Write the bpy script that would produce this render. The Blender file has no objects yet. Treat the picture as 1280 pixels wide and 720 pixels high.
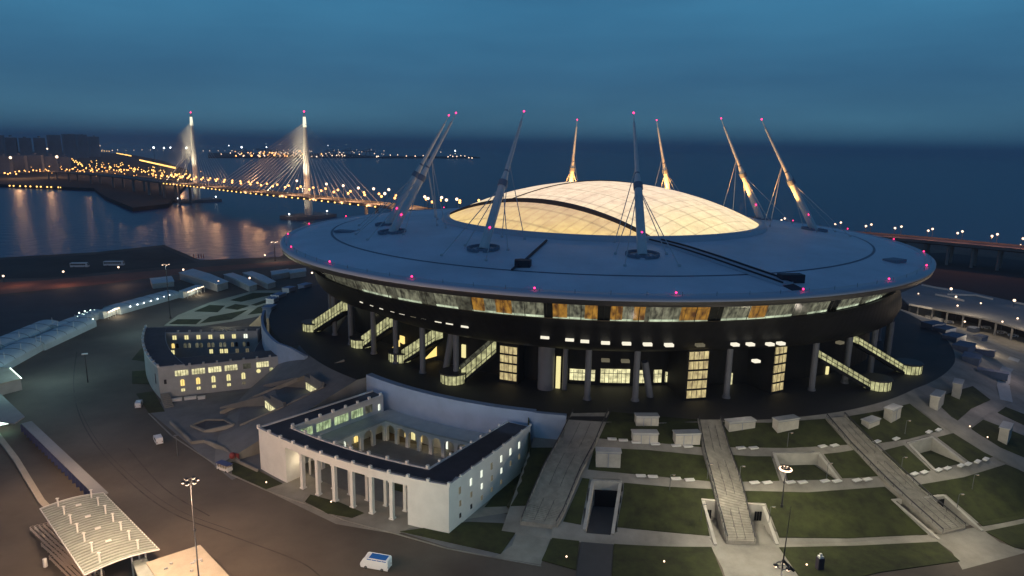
import bpy, math, random
from mathutils import Vector, Matrix
R = math.radians
random.seed(7)
sc = bpy.context.scene
C = sc.collection
# ------------------------------------------------------------------ camera geometry
FOC, PITCH, ROLL, CAMH = 849.31, R(11.83), R(0.936), 99.2
CX, CY = 38.0, 328.3            # centre of the stadium

def sight(px, py):
    """direction of sight for a place measured on the photograph (1280 x 720)"""
    X = px-640; Y = py-360
    a = X*math.cos(ROLL)+Y*math.sin(ROLL); b = -X*math.sin(ROLL)+Y*math.cos(ROLL)
    return (a, FOC*math.cos(PITCH)-b*math.sin(PITCH), -FOC*math.sin(PITCH)-b*math.cos(PITCH))

def P(px, py, z=0.0):
    d = sight(px, py); t = (z-CAMH)/d[2]
    return Vector((d[0]*t, d[1]*t, z))

def pol(r, az, z=0.0):
    a = R(az); return Vector((CX+r*math.cos(a), CY+r*math.sin(a), z))

# ------------------------------------------------------------------ terrain
POD = 16.0
# azimuth from, to, (R0,R1) at both ends, height just outside the edge
SEG = [(-180, -156.3, (158, 158.6), (142, 142.6), 0.0),
       (-156.3, -134, (138, 158), (134, 186), POD),
       (-134, -103.4, (128, 128.6), (129, 129.6), 0.0),
       (-103.4, -99.0, (130, 172), (130, 172), 9.0),
       (-99.0, -79, (131, 172), (131, 174), POD),
       (-79, -60, (131, 174), (138, 183), POD),
       (-60, -42, (138, 183), (144, 197), POD),
       (-42, -24, (144, 197), (156, 212), POD),
       (-24, 15, (156, 212), (176, 228), POD),
       (15, 150, (176, 228), (166, 185), POD),
       (150, 162, (166, 185), (172, 190), POD),
       (162, 174, (172, 190), (164, 182), POD),
       (174, 180, (162, 162.6), (158, 158.6), 0.0)]
CARVE = []                      # (convex polygon, floor height)

def seg_at(az):
    az = (az+180) % 360-180
    for s in SEG:
        if s[0] <= az < s[1]: return s, (az-s[0])/(s[1]-s[0])
    return SEG[-1], 1.0

def ztab(az):
    s, t = seg_at(az)
    return s[2][0]+(s[3][0]-s[2][0])*t, s[2][1]+(s[3][1]-s[2][1])*t, s[4]

def inside(poly, x, y):
    sgn = 0
    for i in range(len(poly)):
        x0, y0 = poly[i]; x1, y1 = poly[(i+1) % len(poly)]
        c = (x1-x0)*(y-y0)-(y1-y0)*(x-x0)
        if c*sgn < 0: return False
        if c: sgn = c
    return True

def terr(x, y, carve=True):
    r = math.hypot(x-CX, y-CY); az = math.degrees(math.atan2(y-CY, x-CX))
    R0, R1, zm = ztab(az)
    if r <= R0: z = POD
    elif r >= R1: z = 0.0
    else: z = zm*(R1-r)/(R1-R0)
    if carve:
        for poly, zf in CARVE:
            if z > zf and inside(poly, x, y): z = zf
    return z

def G(px, py, up=0.0, carve=False):
    """the point of the hill a line of sight meets"""
    d = Vector(sight(px, py)); t0 = (POD+1-CAMH)/d.z; t1 = (0-CAMH)/d.z
    lo = t0; n = 300
    for i in range(n+1):
        t = t0+(t1-t0)*i/n
        if CAMH+d.z*t <= terr(d.x*t, d.y*t, carve): break
        lo = t
    hi = t
    for _ in range(18):
        m = (lo+hi)/2
        if CAMH+d.z*m <= terr(d.x*m, d.y*m, carve): hi = m
        else: lo = m
    x, y = d.x*hi, d.y*hi
    return Vector((x, y, terr(x, y, carve)+up))

# ------------------------------------------------------------------ materials
def mat(name, col, rough=0.7, metal=0.0, noise=0.0, scale=1.0, bump=0.0, emit=None, es=0.0, spec=0.5, coord='Object', detail=5, col2=None, alpha=1.0):
    m = bpy.data.materials.new(name); m.use_nodes = True
    nt = m.node_tree; b = nt.nodes['Principled BSDF']
    b.inputs['Base Color'].default_value = (*col, 1); b.inputs['Roughness'].default_value = rough
    b.inputs['Metallic'].default_value = metal; b.inputs['Specular IOR Level'].default_value = spec
    if alpha < 1: b.inputs['Alpha'].default_value = alpha
    if noise or bump:
        tc = nt.nodes.new('ShaderNodeTexCoord'); n = nt.nodes.new('ShaderNodeTexNoise')
        n.inputs['Scale'].default_value = scale; n.inputs['Detail'].default_value = detail; n.inputs['Roughness'].default_value = 0.62
        nt.links.new(tc.outputs[coord], n.inputs['Vector'])
        if noise:
            r = nt.nodes.new('ShaderNodeValToRGB')
            lo = [max(0, c*(1-noise)) for c in col]; hi = [min(1, c*(1+noise)) for c in (col2 or col)]
            r.color_ramp.elements[0].position = 0.3; r.color_ramp.elements[1].position = 0.7
            r.color_ramp.elements[0].color = (*lo, 1); r.color_ramp.elements[1].color = (*hi, 1)
            nt.links.new(n.outputs['Fac'], r.inputs['Fac']); nt.links.new(r.outputs['Color'], b.inputs['Base Color'])
        if bump:
            bp = nt.nodes.new('ShaderNodeBump'); bp.inputs['Strength'].default_value = bump; bp.inputs['Distance'].default_value = 0.2
            nt.links.new(n.outputs['Fac'], bp.inputs['Height']); nt.links.new(bp.outputs['Normal'], b.inputs['Normal'])
    if emit:
        b.inputs['Emission Color'].default_value = (*emit, 1); b.inputs['Emission Strength'].default_value = es
    return m

def lamp_mat(name, col, es, sample=False):
    m = mat(name, (0.02, 0.02, 0.02), emit=col, es=es)
    m.cycles.emission_sampling = 'FRONT' if sample else 'NONE'
    return m

def interior_mat(name, col, es, scale=(0.6, 0.6, 0.35), dark=0.35, col2=None):
    """a lit room seen through glass: uneven light with darker furniture and frames"""
    m = bpy.data.materials.new(name); m.use_nodes = True
    nt = m.node_tree; b = nt.nodes['Principled BSDF']
    b.inputs['Base Color'].default_value = (0.03, 0.03, 0.03, 1); b.inputs['Roughness'].default_value = 0.15
    tc = nt.nodes.new('ShaderNodeTexCoord'); mp = nt.nodes.new('ShaderNodeMapping'); mp.inputs['Scale'].default_value = scale
    n = nt.nodes.new('ShaderNodeTexNoise'); n.inputs['Scale'].default_value = 1.0; n.inputs['Detail'].default_value = 3
    r = nt.nodes.new('ShaderNodeValToRGB'); c2 = col2 or col
    r.color_ramp.elements[0].position = 0.33; r.color_ramp.elements[1].position = 0.70
    r.color_ramp.elements[0].color = (*[c*dark for c in c2], 1); r.color_ramp.elements[1].color = (*col, 1)
    nt.links.new(tc.outputs['Object'], mp.inputs['Vector']); nt.links.new(mp.outputs['Vector'], n.inputs['Vector'])
    nt.links.new(n.outputs['Fac'], r.inputs['Fac']); nt.links.new(r.outputs['Color'], b.inputs['Emission Color'])
    b.inputs['Emission Strength'].default_value = es
    m.cycles.emission_sampling = 'NONE'
    return m

M = {}
M['asphalt'] = mat('asphalt', (0.098, 0.079, 0.062), 0.85, noise=0.5, scale=0.022, bump=0.15, detail=12)
M['soil'] = mat('soil', (0.05, 0.05, 0.045), 0.95, noise=0.5, scale=0.02, detail=8)
M['farland'] = mat('far land', (0.03, 0.032, 0.035), 1, noise=0.3, scale=0.003, detail=6)
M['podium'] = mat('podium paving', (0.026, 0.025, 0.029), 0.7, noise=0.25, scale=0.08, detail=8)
M['paving'] = mat('pale paving', (0.25, 0.235, 0.205), 0.8, noise=0.3, scale=0.12, detail=9)
M['stair'] = mat('granite steps', (0.29, 0.27, 0.23), 0.75, noise=0.25, scale=0.5, detail=8)
M['grass'] = mat('mown grass', (0.030, 0.037, 0.008), 0.95, noise=0.55, scale=0.25, bump=0.4, detail=10)
M['white'] = mat('white render', (0.70, 0.69, 0.66), 0.7, noise=0.07, scale=0.3, detail=8)
M['stonewall'] = mat('pale stone wall', (0.42, 0.40, 0.355), 0.8, noise=0.15, scale=0.4, detail=8)
M['grey'] = mat('grey render', (0.42, 0.43, 0.42), 0.75, noise=0.12, scale=0.3, detail=8)
M['bluewall'] = mat('pale retaining wall', (0.29, 0.37, 0.50), 0.8, noise=0.12, scale=0.15, detail=8)
M['slate'] = mat('slate blue cladding', (0.13, 0.16, 0.23), 0.7, noise=0.2, scale=0.3)
M['darkroof'] = mat('dark roof felt', (0.045, 0.048, 0.062), 0.75, noise=0.3, scale=0.2, detail=8)
M['metalroof'] = mat('pale metal roof', (0.72, 0.76, 0.84), 0.5, noise=0.14, scale=0.035, detail=9)
M['rim'] = mat('roof rim cladding', (0.55, 0.58, 0.66), 0.45)
M['seam'] = mat('roof gutter', (0.22, 0.25, 0.32), 0.6)
M['black'] = mat('black cladding', (0.010, 0.0105, 0.013), 0.6, noise=0.25, scale=0.2, spec=0.15)
M['mullion'] = mat('dark frames', (0.02, 0.02, 0.022), 0.5)
M['column'] = mat('grey columns', (0.13, 0.14, 0.17), 0.6, noise=0.1, scale=0.3)
M['mast'] = mat('mast steel paint', (0.74, 0.72, 0.72), 0.45, noise=0.06, scale=0.4)
M['cable'] = mat('cable steel', (0.6, 0.6, 0.62), 0.5)
M['arch'] = mat('dark arch beam', (0.035, 0.03, 0.045), 0.6)
M['steel'] = mat('galvanised steel', (0.15, 0.16, 0.17), 0.45, metal=0.5)
M['darkmetal'] = mat('dark painted steel', (0.03, 0.03, 0.035), 0.5)
M['pylon'] = mat('white concrete', (0.72, 0.70, 0.66), 0.6, noise=0.08, scale=0.1)
M['concrete'] = mat('concrete', (0.25, 0.25, 0.25), 0.85, noise=0.2, scale=0.06, detail=8)
M['deck'] = mat('bridge deck', (0.16, 0.15, 0.15), 0.8, noise=0.2, scale=0.05)
M['bench'] = mat('white benches', (0.72, 0.71, 0.68), 0.6)
M['blue'] = mat('blue panels', (0.05, 0.07, 0.19), 0.5)
M['tent'] = mat('tent fabric', (0.50, 0.58, 0.60), 0.55, noise=0.12, scale=0.12)
M['beige'] = mat('beige roof membrane', (0.44, 0.38, 0.29), 0.8, noise=0.12, scale=0.3, detail=8)
M['roofrib'] = mat('translucent roof ribs', (0.32, 0.35, 0.32), 0.6, noise=0.15, scale=0.4)
M['roofgap'] = mat('canopy sheeting', (0.13, 0.15, 0.125), 0.5, noise=0.2, scale=0.4)
M['vanwhite'] = mat('white car paint', (0.72, 0.74, 0.76), 0.3)
M['vanblue'] = mat('blue car paint', (0.02, 0.12, 0.42), 0.25)
M['glass'] = mat('dark glass', (0.02, 0.025, 0.03), 0.08)
M['tyre'] = mat('tyre rubber', (0.015, 0.015, 0.015), 0.9)
M['railing'] = mat('bronze railing', (0.48, 0.38, 0.30), 0.5, metal=0.3)
M['city'] = mat('far concrete blocks', (0.26, 0.27, 0.30), 0.9, noise=0.3, scale=0.02)
M['redwhite'] = mat('red plastic', (0.20, 0.03, 0.03), 0.6)
M['pinkwall'] = mat('pinkish stone', (0.40, 0.30, 0.30), 0.8, noise=0.1, scale=0.2)
# light givers
M['win_cream'] = lamp_mat('cream lit window', (1.0, 0.88, 0.40), 0.95)
M['win_warm'] = lamp_mat('yellow lit window', (1.0, 0.72, 0.22), 1.25)
M['win_white'] = lamp_mat('white lit window', (0.92, 0.98, 0.80), 1.2)
M['win_green'] = interior_mat('greenish lit window', (0.62, 0.80, 0.42), 1.0, (0.5, 0.5, 0.5), 0.25)
M['win_dim'] = lamp_mat('dim window', (0.25, 0.22, 0.14), 0.5)
M['win_off'] = mat('unlit window', (0.02, 0.022, 0.03), 0.12)
M['slot'] = lamp_mat('slot window light', (1.0, 0.93, 0.74), 1.0)
M['tower_int'] = interior_mat('lit stair hall', (0.90, 0.74, 0.34), 0.85, (0.9, 0.9, 0.4), 0.45, (0.8, 0.6, 0.3))
M['tube_int'] = interior_mat('lit stair tube', (0.86, 0.84, 0.42), 0.8, (0.5, 0.5, 0.5), 0.3)
M['hall_int'] = interior_mat('lit entrance hall', (1.0, 0.92, 0.5), 1.25, (0.5, 0.5, 0.6), 0.35)
M['gal_cream'] = interior_mat('lit lounge', (0.60, 0.60, 0.40), 0.36, (0.9, 0.9, 0.25), 0.30, (0.22, 0.22, 0.16))
M['gal_orange'] = interior_mat('lit lounge with orange wall', (0.95, 0.46, 0.06), 0.44, (0.8, 0.8, 0.25), 0.38, (0.42, 0.16, 0.05))
M['gal_dim'] = interior_mat('half lit lounge', (0.16, 0.16, 0.11), 0.7, (0.6, 0.6, 0.5), 0.15)
M['gal_floor'] = interior_mat('bright lounge floor', (0.85, 0.98, 0.68), 0.9, (0.25, 0.25, 0.2), 0.25)
M['gal_off'] = mat('unlit lounge glass', (0.02, 0.022, 0.02), 0.2)
M['beacon'] = lamp_mat('red beacon', (1.0, 0.02, 0.14), 6.0)
M['bulb_white'] = lamp_mat('white lamp', (1.0, 0.70, 0.48), 3.0)
M['bulb_orange'] = lamp_mat('orange lamp', (1.0, 0.44, 0.12), 4.5)
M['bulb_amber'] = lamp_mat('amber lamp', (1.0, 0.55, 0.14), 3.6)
M['bulb_cool'] = lamp_mat('cool lamp', (0.85, 0.95, 1.0), 6)
M['bulb_green'] = lamp_mat('green lamp', (0.05, 1.0, 0.5), 3)
M['tentlight'] = lamp_mat('tent light', (0.75, 1.0, 0.85), 4)

# ------------------------------------------------------------------ mesh builder
class MB:
    def __init__(s): s.v = []; s.f = []; s.m = []; s.smooth = []
    def add(s, vs, fs, mi=0, sm=False):
        o = len(s.v); s.v += [tuple(v) for v in vs]
        for f in fs: s.f.append([i+o for i in f]); s.m.append(mi); s.smooth.append(sm)
        return s
    def hexa(s, p, mi=0):          # p: 4 bottom ccw + 4 top
        return s.add(p, [(3, 2, 1, 0), (4, 5, 6, 7), (0, 1, 5, 4), (1, 2, 6, 5), (2, 3, 7, 6), (3, 0, 4, 7)], mi)
    def box(s, c, size, rot=0.0, mi=0):   # c = centre of the base
        hx, hy, h = size[0]/2, size[1]/2, size[2]; ca, sa = math.cos(rot), math.sin(rot)
        q = [(c[0]+x*ca-y*sa, c[1]+x*sa+y*ca) for x, y in ((-hx, -hy), (hx, -hy), (hx, hy), (-hx, hy))]
        return s.hexa([(x, y, c[2]) for x, y in q]+[(x, y, c[2]+h) for x, y in q], mi)
    def prism(s, poly, z0, z1, mi=0):
        n = len(poly); f0 = (lambda p: z0) if not callable(z0) else z0
        vs = [(p[0], p[1], f0(p)) for p in poly]+[(p[0], p[1], z1(p) if callable(z1) else z1) for p in poly]
        return s.add(vs, [tuple(range(n))[::-1], tuple(range(n, 2*n))]+[(i, (i+1) % n, n+(i+1) % n, n+i) for i in range(n)], mi)
    def tube(s, p0, p1, r0, r1=None, n=8, mi=0, cap=True):
        r1 = r0 if r1 is None else r1; p0, p1 = Vector(p0), Vector(p1); d = (p1-p0).normalized()
        a = d.cross(Vector((0, 0, 1)));
        if a.length < 1e-3: a = Vector((1, 0, 0))
        a.normalize(); b = d.cross(a)
        vs = [p0+(a*math.cos(2*math.pi*i/n)+b*math.sin(2*math.pi*i/n))*r0 for i in range(n)]
        vs += [p1+(a*math.cos(2*math.pi*i/n)+b*math.sin(2*math.pi*i/n))*r1 for i in range(n)]
        fs = [(i, (i+1) % n, n+(i+1) % n, n+i) for i in range(n)]
        s.add(vs, fs, mi, n > 5)
        if cap: s.add(vs, [tuple(range(n))[::-1], tuple(range(n, 2*n))], mi)
        return s
    def ball(s, c, r, mi=0, n=6, k=4, sz=1.0):
        c = Vector(c); vs = [c+Vector((0, 0, -r*sz))]; fs = []
        for j in range(1, k):
            ph = -math.pi/2+math.pi*j/k
            for i in range(n):
                t = 2*math.pi*i/n; vs.append(c+Vector((r*math.cos(ph)*math.cos(t), r*math.cos(ph)*math.sin(t), r*sz*math.sin(ph))))
        vs.append(c+Vector((0, 0, r*sz))); L = len(vs)-1
        for i in range(n):
            fs.append((0, 1+(i+1) % n, 1+i)); fs.append((L, L-n+i, L-n+(i+1) % n))
            for j in range(k-2):
                a = 1+j*n; fs.append((a+i, a+(i+1) % n, a+n+(i+1) % n, a+n+i))
        return s.add(vs, fs, mi, True)
    def ring(s, r0, r1, a0, a1, z0, z1, step=1.5, mi=0, da=0):   # curved block round the stadium centre; r0/r1 may be functions of azimuth
        n = max(1, int(math.ceil(abs(a1-a0)/step))); f0 = r0 if callable(r0) else (lambda a: r0); f1 = r1 if callable(r1) else (lambda a: r1)
        g0 = z0 if callable(z0) else (lambda a: z0); g1 = z1 if callable(z1) else (lambda a: z1)
        vs = []; fs = []
        for i in range(n+1):
            a = a0+(a1-a0)*i/n
            vs += [pol(f0(a), a, g0(a)), pol(f1(a), a, g0(a)), pol(f1(a), a, g1(a)), pol(f0(a), a, g1(a))]
        for i in range(n):
            b = 4*i; c = b+4
            fs += [(b, b+1, c+1, c), (b+1, b+2, c+2, c+1), (b+2, b+3, c+3, c+2), (b+3, b, c, c+3)]
        fs += [(0, 3, 2, 1), (4*n, 4*n+1, 4*n+2, 4*n+3)]
        return s.add(vs, fs, mi)
    def loft(s, rows, mi=0, sm=False):
        n = len(rows[0]); vs = [p for r in rows for p in r]; fs = []
        for j in range(len(rows)-1):
            for i in range(n-1): fs.append((j*n+i, j*n+i+1, (j+1)*n+i+1, (j+1)*n+i))
        return s.add(vs, fs, mi, sm)
    def revolve(s, prof, a0=-180, a1=180, n=120, mi=0, sm=True, cx=CX, cy=CY):
        rows = []
        for r, z in prof:
            rows.append([Vector((cx+r*math.cos(R(a0+(a1-a0)*i/n)), cy+r*math.sin(R(a0+(a1-a0)*i/n)), z)) for i in range(n+1)])
        return s.loft(rows, mi, sm)
    def build(s, name, mats, parent=None, origin=None):
        if not isinstance(mats, (list, tuple)): mats = [mats]
        me = bpy.data.meshes.new(name); o = Vector(origin) if origin is not None else Vector((0, 0, 0))
        me.from_pydata([(v[0]-o.x, v[1]-o.y, v[2]-o.z) for v in s.v], [], s.f)
        for m in mats: me.materials.append(m)
        me.polygons.foreach_set('material_index', s.m); me.polygons.foreach_set('use_smooth', s.smooth)
        me.update()
        ob = bpy.data.objects.new(name, me); C.objects.link(ob); ob.location = o
        if parent is not None:
            ob.parent = parent; ob.location = o-world_of(parent)
        return ob

def world_of(o):
    w = Vector((0, 0, 0))
    while o is not None: w = w+o.location; o = o.parent
    return w

def tag(o, label=None, cat=None, group=None, kind=None):
    if label: o['label'] = label
    if cat: o['category'] = cat
    if group: o['group'] = group
    if kind: o['kind'] = kind
    return o

def thing(name, loc, label, cat, group=None):
    e = bpy.data.objects.new(name, None); C.objects.link(e); e.location = loc; e.empty_display_size = 1
    return tag(e, label, cat, group)

def part(name, mb, m, parent, label=None):
    o = mb.build(name, m, parent, origin=None if parent is None else world_of(parent))
    if label: o['label'] = label
    return o

def copy_thing(src, loc, label, rz=None):
    c = src.copy(); C.objects.link(c); c.location = loc
    if rz is not None: c.rotation_euler = (0, 0, rz)
    c['label'] = label
    for ch in src.children:
        k = ch.copy(); C.objects.link(k); k.parent = c
        for g in ch.children:
            q = g.copy(); C.objects.link(q); q.parent = k
    return c

ORD = ['zeroth', 'first', 'second', 'third', 'fourth', 'fifth', 'sixth', 'seventh', 'eighth', 'ninth', 'tenth', 'eleventh', 'twelfth', 'thirteenth',
       'fourteenth', 'fifteenth', 'sixteenth', 'seventeenth', 'eighteenth', 'nineteenth', 'twentieth', 'twenty-first', 'twenty-second', 'twenty-third',
       'twenty-fourth', 'twenty-fifth', 'twenty-sixth', 'twenty-seventh', 'twenty-eighth', 'twenty-ninth', 'thirtieth', 'thirty-first', 'thirty-second',
       'thirty-third', 'thirty-fourth', 'thirty-fifth', 'thirty-sixth', 'thirty-seventh', 'thirty-eighth', 'thirty-ninth', 'fortieth']
def nth(i, n, side='left'):
    if i == 0: return side+'most'
    if i == n-1: return ('right' if side == 'left' else 'left')+'most'
    return ORD[i+1]+' from the '+side

LF = {'yard floodlight': .26, 'lawn floodlight': .33, 'soffit lamp': .05, 'point light': .5, 'mast floodlight': .35, 'facade floodlight': .8, 'wall light': .5, 'bridge lamp light': 1.1, 'bridge edge light': .22, 'highway lamp light': 1.3, 'pylon floodlight': .65, 'pylon foot light': .5, 'mast uplight': 2.2}
def spot(loc, target, power, col, size=70, blend=0.6, rad=0.6, name='spot'):
    l = bpy.data.lights.new(name, 'SPOT'); l.energy = power*LF.get(name, 1); l.color = col; l.spot_size = R(size); l.spot_blend = blend; l.shadow_soft_size = rad
    o = bpy.data.objects.new(name, l); C.objects.link(o); o.location = loc
    o.rotation_euler = (Vector(target)-Vector(loc)).to_track_quat('-Z', 'Y').to_euler()
    return o
def point(loc, power, col, rad=0.5, name='point light'):
    l = bpy.data.lights.new(name, 'POINT'); l.energy = power*LF.get(name, 1); l.color = col; l.shadow_soft_size = rad
    o = bpy.data.objects.new(name, l); C.objects.link(o); o.location = loc
    return o
# ================================================================== SETTING
def struct(name, mb, m, label=None): return tag(mb.build(name, m), label, kind='structure')

# recesses cut into the slope: (points on the photograph going round, floor height)
def wall_round(mb, pts, zf, up=0.22, th=0.7, skip=()):
    n = len(pts); c = sum((Vector((p.x, p.y, 0)) for p in pts), Vector())/n
    for i in range(n):
        if i in skip: continue
        a, b = pts[i], pts[(i+1) % n]
        if max(a.z, b.z) < zf+0.4: continue
        d = Vector((b.x-a.x, b.y-a.y, 0)).normalized(); nrm = Vector((-d.y, d.x, 0))
        if nrm.dot(c-Vector((a.x, a.y, 0))) < 0: nrm = -nrm
        o = nrm*th; e = nrm*0.15; za, zb = max(a.z, zf)+up, max(b.z, zf)+up
        A, B, A2, B2 = a-e, b-e, a+o, b+o
        q = [(A.x, A.y), (B.x, B.y), (B2.x, B2.y), (A2.x, A2.y)]
        mb.hexa([(x, y, zf-0.3) for x, y in q]+[(q[0][0], q[0][1], za), (q[1][0], q[1][1], zb), (q[2][0], q[2][1], zb), (q[3][0], q[3][1], za)])

REC = {}
def recess(key, pxs, zf, **kw):
    pts = [G(*p) for p in pxs]
    REC[key] = (pts, zf, kw)
def commit():
    for k, (pts, zf, kw) in REC.items():
        CARVE.append(([(p.x, p.y) for p in pts], zf))
z1 = G(1000, 602).z; z2 = G(1190, 589).z
recess('court', [(966, 566), (1024, 566), (1049, 600), (979, 601)], z1, skip=(2,))
recess('court2', [(1134, 554), (1165, 546), (1209, 580), (1167, 588)], z2, skip=(2,))
recess('pit', [(877, 624), (955, 631), (973, 681), (893, 681)], 0.06, skip=(2,))
recess('pit2', [(1114, 625), (1180, 619), (1229, 664), (1173, 675)], 0.06, skip=(2,))
recess('underpass', [(740, 600), (777, 602), (767, 668), (729, 662)], 0.06, skip=(2,))
recess('entry', [(276, 517), (331, 494), (356, 508), (300, 532)], G(300, 530).z-0.3, skip=(2, 3))
recess('entry2', [(330, 487), (382, 469), (405, 483), (355, 502)], G(352, 500).z-0.3, skip=(2, 3))
commit()

# the hill the stadium stands on
def hill():
    rows = []; mats = []
    def row(seg, az):
        t = (az-seg[0])/(seg[1]-seg[0])
        R0 = seg[2][0]+(seg[3][0]-seg[2][0])*t; R1 = seg[2][1]+(seg[3][1]-seg[2][1])*t
        rs = [0, 60, 100, R0, R0+0.6]; N = 44 if -152 < az < -24 else 14
        N = 44
        rs += [R0+0.6+(R1-R0-0.6)*k/N for k in range(1, N+1)]
        out = []
        for i, r in enumerate(rs):
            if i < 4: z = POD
            elif R1-R0 < 1: z = POD if i == 3 else 0.0
            else: z = seg[4]*(R1-r)/(R1-R0)
            p = pol(r, az)
            if i > 3:
                for poly, zf in CARVE:
                    if z > zf and inside(poly, p.x, p.y): z = zf
            p.z = z; out.append(p)
        return out
    for s in SEG:
        step = 0.3 if (s[0] >= -157 and s[1] <= -24) else 1.0
        n = max(2, int((s[1]-s[0])/step))
        for i in range(n+1):
            az = s[0]+(s[1]-s[0])*i/n; rows.append(row(s, min(max(az, s[0]+1e-4), s[1]-1e-4)))
            mats.append(2 if -156 <= az < -134 else 1)
    mb = MB(); n = len(rows[0]); mb.v = [tuple(p) for r in rows for p in r]
    for j in range(len(rows)-1):
        for i in range(n-1):
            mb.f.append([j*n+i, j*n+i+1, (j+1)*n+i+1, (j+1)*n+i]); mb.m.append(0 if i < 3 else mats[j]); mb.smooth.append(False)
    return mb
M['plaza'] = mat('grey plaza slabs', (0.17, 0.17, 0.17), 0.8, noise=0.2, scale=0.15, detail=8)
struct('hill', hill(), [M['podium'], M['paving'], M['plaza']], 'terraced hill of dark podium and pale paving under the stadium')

# island, sea, far land
shore = [P(-400, 318), P(0, 322), P(120, 315), P(205, 306), P(250, 325), P(350, 321), P(372, 305), Vector((-150, 640, 0)), Vector((-60, 800, 0)),
         Vector((150, 900, 0)), P(960, 285, 0), P(1030, 291, 0), P(1160, 301, 0), P(1290, 313, 0), P(1400, 325, 0), Vector((1100, 100, 0)), Vector((900, -300, 0)), Vector((-900, -300, 0))]
mb = MB(); mb.prism([(p.x, p.y) for p in shore], -5, -0.03)
struct('ground', mb, M['asphalt'], 'wide asphalt ground around the stadium hill')
mb = MB(); S = 40000
mb.add([(-S, -2500, -3), (S, -2500, -3), (S, S, -3), (-S, S, -3)], [(0, 1, 2, 3)])
sea = struct('sea', mb, None or M['asphalt'], 'dark blue bay and open sea reaching the horizon')
m = mat('sea water', (0.011, 0.045, 0.15), 0.32, spec=0.5); nt = m.node_tree; b = nt.nodes['Principled BSDF']; b.inputs['IOR'].default_value = 1.33
tc = nt.nodes.new('ShaderNodeTexCoord'); n1 = nt.nodes.new('ShaderNodeTexNoise'); n1.inputs['Scale'].default_value = 0.09; n1.inputs['Detail'].default_value = 5
bp = nt.nodes.new('ShaderNodeBump'); bp.inputs['Strength'].default_value = 0.5; bp.inputs['Distance'].default_value = 2.5
nt.links.new(tc.outputs['Object'], n1.inputs['Vector']); nt.links.new(n1.outputs['Fac'], bp.inputs['Height']); nt.links.new(bp.outputs['Normal'], b.inputs['Normal'])
sea.data.materials[0] = m

far = [P(-500, 236), P(0, 232), P(118, 237), Vector((-700, 1170, 0)), P(166, 262), P(211, 257), P(238, 226), P(236, 214), P(205, 202), P(160, 193), P(100, 190), P(-900, 190)]
mb = MB(); mb.prism([(p.x, p.y) for p in far], -4, 3)
struct('far_shore', mb, M['farland'], 'dark low city shore on the left beyond the water')
mb = MB()
for i, (x0, x1, y) in enumerate([(262, 480, 197), (478, 600, 197.5)]):
    a, b_ = P(x0, y), P(x1, y); d = (b_-a); nn = Vector((a.x, a.y, 0)).normalized()*(1500 if i == 0 else 500)
    k = 14; pts = [a+d*t/k+Vector((0, random.uniform(-60, 60), 0)) for t in range(k+1)]
    mb.prism([(p.x, p.y) for p in pts]+[((p+nn).x, (p+nn).y) for p in reversed(pts)], -4, 5)
struct('harbour_land', mb, M['farland'], 'thin dark harbour island on the horizon')
# road on the left with orange lamplight painted into its colour, dark scrub by the shore
def flat_patch(name, pxs, m, label, z=0.004):
    mb = MB(); mb.add([P(x, y, z) for x, y in pxs], [tuple(range(len(pxs)))]); return struct(name, mb, m, label)
M['litroad'] = mat('orange lit road surface', (0.26, 0.10, 0.065), 0.85, noise=0.3, scale=0.05, detail=8)
flat_patch('shore_road', [(-60, 372), (-60, 356), (60, 350), (205, 337), (380, 325), (380, 330), (215, 344), (120, 356), (0, 368)], M['litroad'], 'shore road behind the tents with orange lamplight painted in')
flat_patch('scrub', [(-60, 350), (-60, 322), (5, 325), (118, 318), (203, 309), (246, 328), (200, 334), (60, 347)], M['soil'], 'dark open ground along the bay', 0.006)
M['carpark'] = mat('parking asphalt', (0.055, 0.057, 0.062), 0.8, noise=0.3, scale=0.05, detail=8)
flat_patch('coach_park', [(-60, 470), (-60, 376), (0, 371), (215, 347), (225, 352), (140, 378), (60, 428), (0, 470)], M['carpark'], 'dark coach park left of the tents', 0.006)
M['darkearth'] = mat('dark earth', (0.03, 0.03, 0.034), 0.95, noise=0.3, scale=0.03)
flat_patch('vacant_land', [(1150, 352), (1110, 318), (1180, 316), (1300, 328), (1600, 350), (1600, 440), (1290, 392), (1180, 362)], M['darkearth'], 'dark vacant land between parking deck and highway', 0.006)
# paved forecourts at road level
flat_patch('forecourt', [(188, 516), (205, 498), (322, 480), (420, 585), (500, 600), (655, 650), (700, 660), (620, 697), (560, 684), (497, 664), (352, 604), (322, 586), (290, 600)], M['plaza'], 'grey forecourt paving between road and white buildings')
flat_patch('colonnade_paving', [(356, 603), (330, 612), (420, 655), (497, 668), (512, 660), (640, 640), (560, 560), (400, 540), (330, 560)], M['paving'], 'pale paving under the colonnade', 0.010)
flat_patch('stair_foot_paving', [(652, 650), (695, 657), (690, 668), (676, 706), (618, 696), (640, 682)], M['paving'], 'pale paving at the foot of the left staircase', 0.012)
flat_patch('stair_foot_paving', [(884, 675), (974, 679), (985, 700), (1010, 740), (912, 740), (903, 710)], M['paving'], 'pale paving at the foot of the middle staircase', 0.012)
flat_patch('stair_foot_paving', [(1165, 672), (1228, 662), (1250, 678), (1285, 690), (1203, 712), (1190, 690)], M['paving'], 'pale paving at the foot of the right staircase', 0.012)
flat_patch('underpass_road', [(742, 610), (775, 611), (768, 668), (762, 745), (716, 745), (729, 662)], M['carpark'], 'dark road running into the underpass', 0.02+0.06)

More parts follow.
